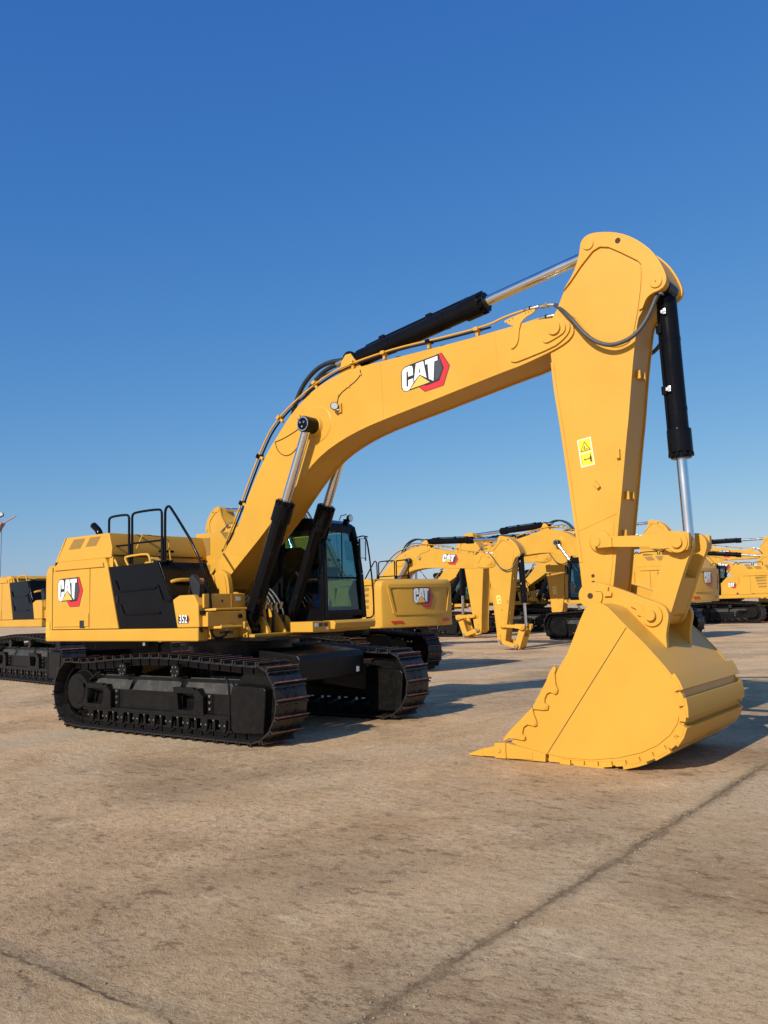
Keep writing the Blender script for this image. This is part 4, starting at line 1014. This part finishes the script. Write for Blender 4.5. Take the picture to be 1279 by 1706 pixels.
# ------------------------------------------------------------------ ground
def ground():
    m = MB(); bm = m.bm; S = 900
    vs = [bm.verts.new(p) for p in ((-S, -S, 0), (S, -S, 0), (S, S, 0), (-S, S, 0))]; bm.faces.new(vs)
    g = bpy.data.materials.new('concrete_yard'); g.use_nodes = True; nt = g.node_tree; N = nt.nodes; L = nt.links
    b = N['Principled BSDF']; b.inputs['Roughness'].default_value = .85; b.inputs['Specular IOR Level'].default_value = .25
    tc = N.new('ShaderNodeTexCoord')
    def noise(scale, detail=6, rough=.6, vec=None, stretch=None, dist=0):
        n = N.new('ShaderNodeTexNoise'); n.inputs['Scale'].default_value = scale; n.inputs['Detail'].default_value = detail; n.inputs['Roughness'].default_value = rough; n.inputs['Distortion'].default_value = dist
        if stretch:
            mp = N.new('ShaderNodeMapping'); mp.inputs['Scale'].default_value = stretch[0]; mp.inputs['Rotation'].default_value = (0, 0, R(stretch[1])); mp.inputs['Location'].default_value = (stretch[0][0]*3.1, 7.7, 0)
            L.new(tc.outputs['Object'], mp.inputs[0]); L.new(mp.outputs[0], n.inputs['Vector'])
        else: L.new(tc.outputs['Object'], n.inputs['Vector'])
        return n.outputs['Fac']
    def rng(s, a, b_, c, d, clamp=True):
        r = N.new('ShaderNodeMapRange'); r.clamp = clamp; L.new(s, r.inputs[0])
        for i, v in enumerate((a, b_, c, d)): r.inputs[i+1].default_value = v
        return r.outputs[0]
    def math_(op, a, b_=None, c=None):
        n = N.new('ShaderNodeMath'); n.operation = op
        for i, v in enumerate((a, b_, c)):
            if v is None: continue
            if isinstance(v, (int, float)): n.inputs[i].default_value = v
            else: L.new(v, n.inputs[i])
        return n.outputs[0]
    def mix(f, a, b_, mode='MIX'):
        n = N.new('ShaderNodeMix'); n.data_type = 'RGBA'; n.blend_type = mode
        if isinstance(f, (int, float)): n.inputs['Factor'].default_value = f
        else: L.new(f, n.inputs['Factor'])
        for k, v in (('A', a), ('B', b_)):
            if isinstance(v, tuple): n.inputs[k].default_value = (*v, 1)
            else: L.new(v, n.inputs[k])
        return n.outputs['Result']
    sep = N.new('ShaderNodeSeparateXYZ'); L.new(tc.outputs['Object'], sep.inputs[0])
    X, Y = sep.outputs['X'], sep.outputs['Y']
    big = noise(.16, 5, .6); mid = noise(.9, 8, .65); mid2 = noise(2.7, 8, .7, stretch=((1, 2.2, 1), 25)); fine = noise(14, 8, .8); grit = noise(70, 4, .8); blot = noise(.55, 9, .72, stretch=((1, 1, 1), 60))
    col = mix(rng(big, .35, .65, 0, 1), (.84, .60, .385), (.66, .55, .42))
    col = mix(rng(mid, .45, .70, 0, .7), col, (.52, .36, .205))
    col = mix(rng(mid2, .50, .72, 0, .6), col, (.86, .68, .46))
    col = mix(rng(blot, .58, .70, 0, .6), col, (.30, .19, .11))
    col = mix(rng(fine, .52, .64, 0, .6), col, (.28, .19, .115))
    col = mix(rng(grit, .55, .68, 0, .55), col, (.85, .72, .54))
    col = mix(rng(grit, .30, .42, .6, 0), col, (.20, .14, .09))
    zone = noise(.33, 4, .55, stretch=((1, 1, 1), 10))
    col = mix(rng(zone, .47, .64, 0, .7), col, (.38, .28, .19))
    tuft = noise(4.2, 11, .82, stretch=((1, 1.7, 1), 35))
    col = mix(math_('MULTIPLY', rng(tuft, .535, .58, 0, .85), rng(zone, .40, .58, .12, 1)), col, (.23, .15, .095))
    tuft2 = noise(11, 9, .85, stretch=((1, 1.6, 1), -20))
    col = mix(math_('MULTIPLY', rng(tuft2, .535, .57, 0, .85), rng(blot, .40, .60, .25, 1)), col, (.25, .165, .10))
    scr = noise(3.0, 7, .75, stretch=((.35, 6, 1), 32))
    col = mix(rng(scr, .60, .64, 0, .55), col, (.80, .68, .50))
    chip = noise(26, 6, .9, stretch=((1, 1.5, 1), 15))
    col = mix(rng(chip, .575, .60, 0, .75), col, (.20, .135, .085))
    pale = noise(1.15, 8, .8, stretch=((1, 1.3, 1), -40))
    col = mix(rng(pale, .58, .66, 0, .5), col, (.92, .80, .62))
    # slab joints: distance to the nearest line, wobbled by noise
    wob = noise(1.6, 6, .7); wob2 = noise(9, 4, .7)
    def joint(c, off, sp):
        d = math_('SUBTRACT', c, off); d = math_('DIVIDE', d, sp); d = math_('SUBTRACT', d, math_('ROUND', d)); d = math_('MULTIPLY', d, sp)
        d = math_('ADD', d, math_('MULTIPLY', math_('SUBTRACT', wob, .5), .16)); d = math_('ADD', d, math_('MULTIPLY', math_('SUBTRACT', wob2, .5), .09))
        return math_('ABSOLUTE', d)
    jx = joint(X, 8.2, 4.6); jy = joint(math_('ADD', Y, math_('MULTIPLY', X, .0)), -7.45, 4.15)
    # the joint at x=8.2 and the one at y=-7.45 have opened up, the others are hairlines
    mx_ = rng(math_('ABSOLUTE', math_('SUBTRACT', X, 8.2)), .8, 1.2, 1, .22); my_ = rng(math_('ABSOLUTE', math_('ADD', Y, 7.45)), .8, 1.2, 1, .18)
    brk = rng(noise(.8, 4, .7), .40, .60, .15, 1); brk2 = rng(noise(5, 5, .7), .30, .55, .35, 1)
    nx = math_('MULTIPLY', rng(jx, .0, .12, 1, 0), mx_); ny = math_('MULTIPLY', rng(jy, .0, .10, 1, 0), my_); near = math_('MAXIMUM', nx, ny)
    col = mix(math_('MULTIPLY', near, rng(noise(30, 3, .8), .45, .58, 0, .8)), col, (.62, .54, .40))
    col = mix(math_('MULTIPLY', near, rng(noise(22, 5, .85), .50, .60, 0, .7)), col, (.22, .15, .09))
    cx_ = math_('MULTIPLY', rng(jx, .004, .022, 1, 0), mx_); cy_ = math_('MULTIPLY', rng(jy, .004, .020, 1, 0), my_)
    crack = math_('MULTIPLY', math_('MAXIMUM', cx_, cy_), math_('MULTIPLY', brk, brk2))
    col = mix(math_('MULTIPLY', crack, .9), col, (.12, .08, .05))
    # broken, gritty spall along the opened joint
    spall = noise(2.6, 7, .8)
    sx_ = math_('MULTIPLY', rng(math_('SUBTRACT', jx, math_('MULTIPLY', rng(spall, .45, .7, 0, 1), .10)), .0, .03, 1, 0), mx_)
    gr2 = noise(48, 4, .9)
    col = mix(math_('MULTIPLY', sx_, rng(gr2, .44, .54, 0, .75)), col, (.23, .155, .10))
    col = mix(math_('MULTIPLY', sx_, rng(gr2, .56, .62, 0, .8)), col, (.80, .70, .54))
    # pale lime stain along the joint x=-1
    st = math_('ABSOLUTE', math_('ADD', X, 1.55)); st = rng(math_('ADD', st, math_('MULTIPLY', math_('SUBTRACT', mid, .5), .9)), .15, .75, 1, 0)
    col = mix(math_('MULTIPLY', st, .65), col, (.56, .51, .43))
    # oil and mud spots
    vo = N.new('ShaderNodeTexVoronoi'); vo.inputs['Scale'].default_value = .85; L.new(tc.outputs['Object'], vo.inputs['Vector'])
    sp = rng(math_('ADD', vo.outputs['Distance'], math_('MULTIPLY', math_('SUBTRACT', fine, .5), .35)), .02, .11, 1, 0)
    col = mix(math_('MULTIPLY', sp, rng(noise(.37, 2), .52, .60, 0, .7)), col, (.10, .075, .055))
    col = mix(1.0, col, (1.12, .985, .77), 'MULTIPLY')
    L.new(col, b.inputs['Base Color'])
    h = math_('ADD', math_('MULTIPLY', fine, .6), math_('MULTIPLY', grit, .45)); h = math_('ADD', h, math_('MULTIPLY', mid2, .8))
    h = math_('SUBTRACT', h, math_('MULTIPLY', crack, .9)); h = math_('ADD', h, math_('MULTIPLY', math_('MULTIPLY', math_('MAXIMUM', near, sx_), gr2), 1.2))
    bp = N.new('ShaderNodeBump'); bp.inputs['Strength'].default_value = .9; bp.inputs['Distance'].default_value = .05
    L.new(h, bp.inputs['Height']); L.new(bp.outputs[0], b.inputs['Normal'])
    m.mats.append(g)
    o = m.build('ground', wn=False); tag(o, kind='structure'); return o
ground()
# loose stones
def stones():
    m = MB(); rnd = random.Random(7)
    for i in range(420):
        if i % 2: x, y = 8.2+rnd.gauss(0, .10), rnd.uniform(-7.2, 1.5)
        else: x, y = rnd.uniform(2.5, 10), rnd.uniform(-8, -1)
        r_ = rnd.uniform(.004, .011)
        k = len(m.bm.verts)
        g = bmesh.ops.create_icosphere(m.bm, subdivisions=1, radius=r_, matrix=Matrix.Translation((x, y, r_*.4)) @ Matrix.Rotation(rnd.uniform(0, 6), 4, 'Z') @ Matrix.Diagonal((1, rnd.uniform(.6, 1), rnd.uniform(.4, .7), 1)))
    m.mats.append(mat('loose_grit', (.34, .28, .2), .9, var=.3, vscale=3))
    o = m.build('loose_stones', wn=False); tag(o, 'fine loose grit scattered on the concrete yard', 'gravel', kind='stuff')
stones()


# ------------------------------------------------------------------ camera
cam = bpy.data.cameras.new('camera'); co = bpy.data.objects.new('camera', cam); COL.objects.link(co)
r_ = Vector((0.79303456, 0.60837149, -0.03130994)); u_ = Vector((0.08985136, -0.06598015, 0.99376725)); d_ = Vector((-0.60251383, 0.79090502, 0.10698755))
CP = Vector((10.827365, -10.142400, 1.856579))
co.matrix_world = Matrix(((r_.x, u_.x, -d_.x, CP.x), (r_.y, u_.y, -d_.y, CP.y), (r_.z, u_.z, -d_.z, CP.z), (0, 0, 0, 1)))
cam.sensor_fit = 'HORIZONTAL'; cam.sensor_width = 24; cam.lens = 24*1441.88/1279; cam.clip_end = 3000; cam.clip_start = .05
scene.camera = co

# crane: built at real distance, leaning jib with three ropes
D = 150.0
base = CP.copy(); base.z = 0
dirx = (d_*1.0+r_*(-.4425)); dirx.z = 0
tip = base+dirx*D; tip.z = 18.6
cr.location = (tip.x, tip.y, 0)
rv = Vector((r_.x, r_.y, 0)).normalized()
m = MB(); lattice(m, Vector((0, 0, 18.4)), -rv*9+Vector((0, 0, 2.0)), .55, 9, CRN); m.build('jib', cr)
m = MB(); m.bar(-rv*1.4+Vector((0, 0, 18.9)), rv*.4+Vector((0, 0, 19.6)), .5, .6, DGR); m.bar(rv*.2+Vector((0, 0, 17.9)), rv*2.6+Vector((0, 0, 19.2)), .18, .18, CRN); m.build('jib_head', cr)
for k in range(3):
    m = MB(); m.cyl(rv*(-.7+k*.45)+Vector((0, 0, 18.0)), rv*(-.9+k*.45)+Vector((0, 0, 4.0)), .045, DGR, 6); m.build('hoist_rope', cr)
m = MB(); m.box(-.8, .8, -.8, .8, 2.6, 4.1, YELD, .05); m.build('hook_block', cr)
m = MB(); m.bar(-rv*9+Vector((-2.5, 0, 1.6)), -rv*9+Vector((2.5, 0, 1.6)), 2.6, 2.0, CRN, .1)
for s in (-1.6, 1.6): m.bar(-rv*9+Vector((-3, s, .5)), -rv*9+Vector((3, s, .5)), .8, .98, BLKM, .1)
m.build('crawler_base', cr)

# ------------------------------------------------------------------ light
to_sun = Vector((.02, -1, .59)).normalized(); el = math.asin(to_sun.z)
sun = bpy.data.lights.new('sun', 'SUN'); so = bpy.data.objects.new('sun', sun); COL.objects.link(so)
sun.energy = 4.7; sun.angle = R(.5); sun.color = (1, .93, .82)
so.rotation_euler = to_sun.to_track_quat('Z', 'Y').to_euler()
w = bpy.data.worlds.new('World'); scene.world = w; w.use_nodes = True; nt = w.node_tree
bg = nt.nodes['Background']; sk = nt.nodes.new('ShaderNodeTexSky'); sk.sky_type = 'NISHITA'; sk.sun_disc = False
sk.sun_elevation = el; sk.sun_rotation = math.atan2(to_sun.x, to_sun.y); sk.air_density = 1.0; sk.dust_density = .5; sk.ozone_density = 3.0
# camera-like colour response of the sky, one power curve per channel
sc_ = nt.nodes.new('ShaderNodeSeparateColor'); cc_ = nt.nodes.new('ShaderNodeCombineColor'); nt.links.new(sk.outputs[0], sc_.inputs[0])
for k, (p_, a_) in enumerate(((1.22, .82), (.80, .735), (.40, .80))):
    pw = nt.nodes.new('ShaderNodeMath'); pw.operation = 'POWER'; pw.inputs[1].default_value = p_; nt.links.new(sc_.outputs[k], pw.inputs[0])
    ml = nt.nodes.new('ShaderNodeMath'); ml.operation = 'MULTIPLY'; ml.inputs[1].default_value = a_*10*.1**p_; nt.links.new(pw.outputs[0], ml.inputs[0])
    nt.links.new(ml.outputs[0], cc_.inputs[k])
nt.links.new(cc_.outputs[0], bg.inputs[0]); bg.inputs[1].default_value = .10
scene.view_settings.view_transform = 'Standard'; scene.view_settings.look = 'None'; scene.view_settings.exposure = 0.0
scene.render.engine = 'CYCLES'
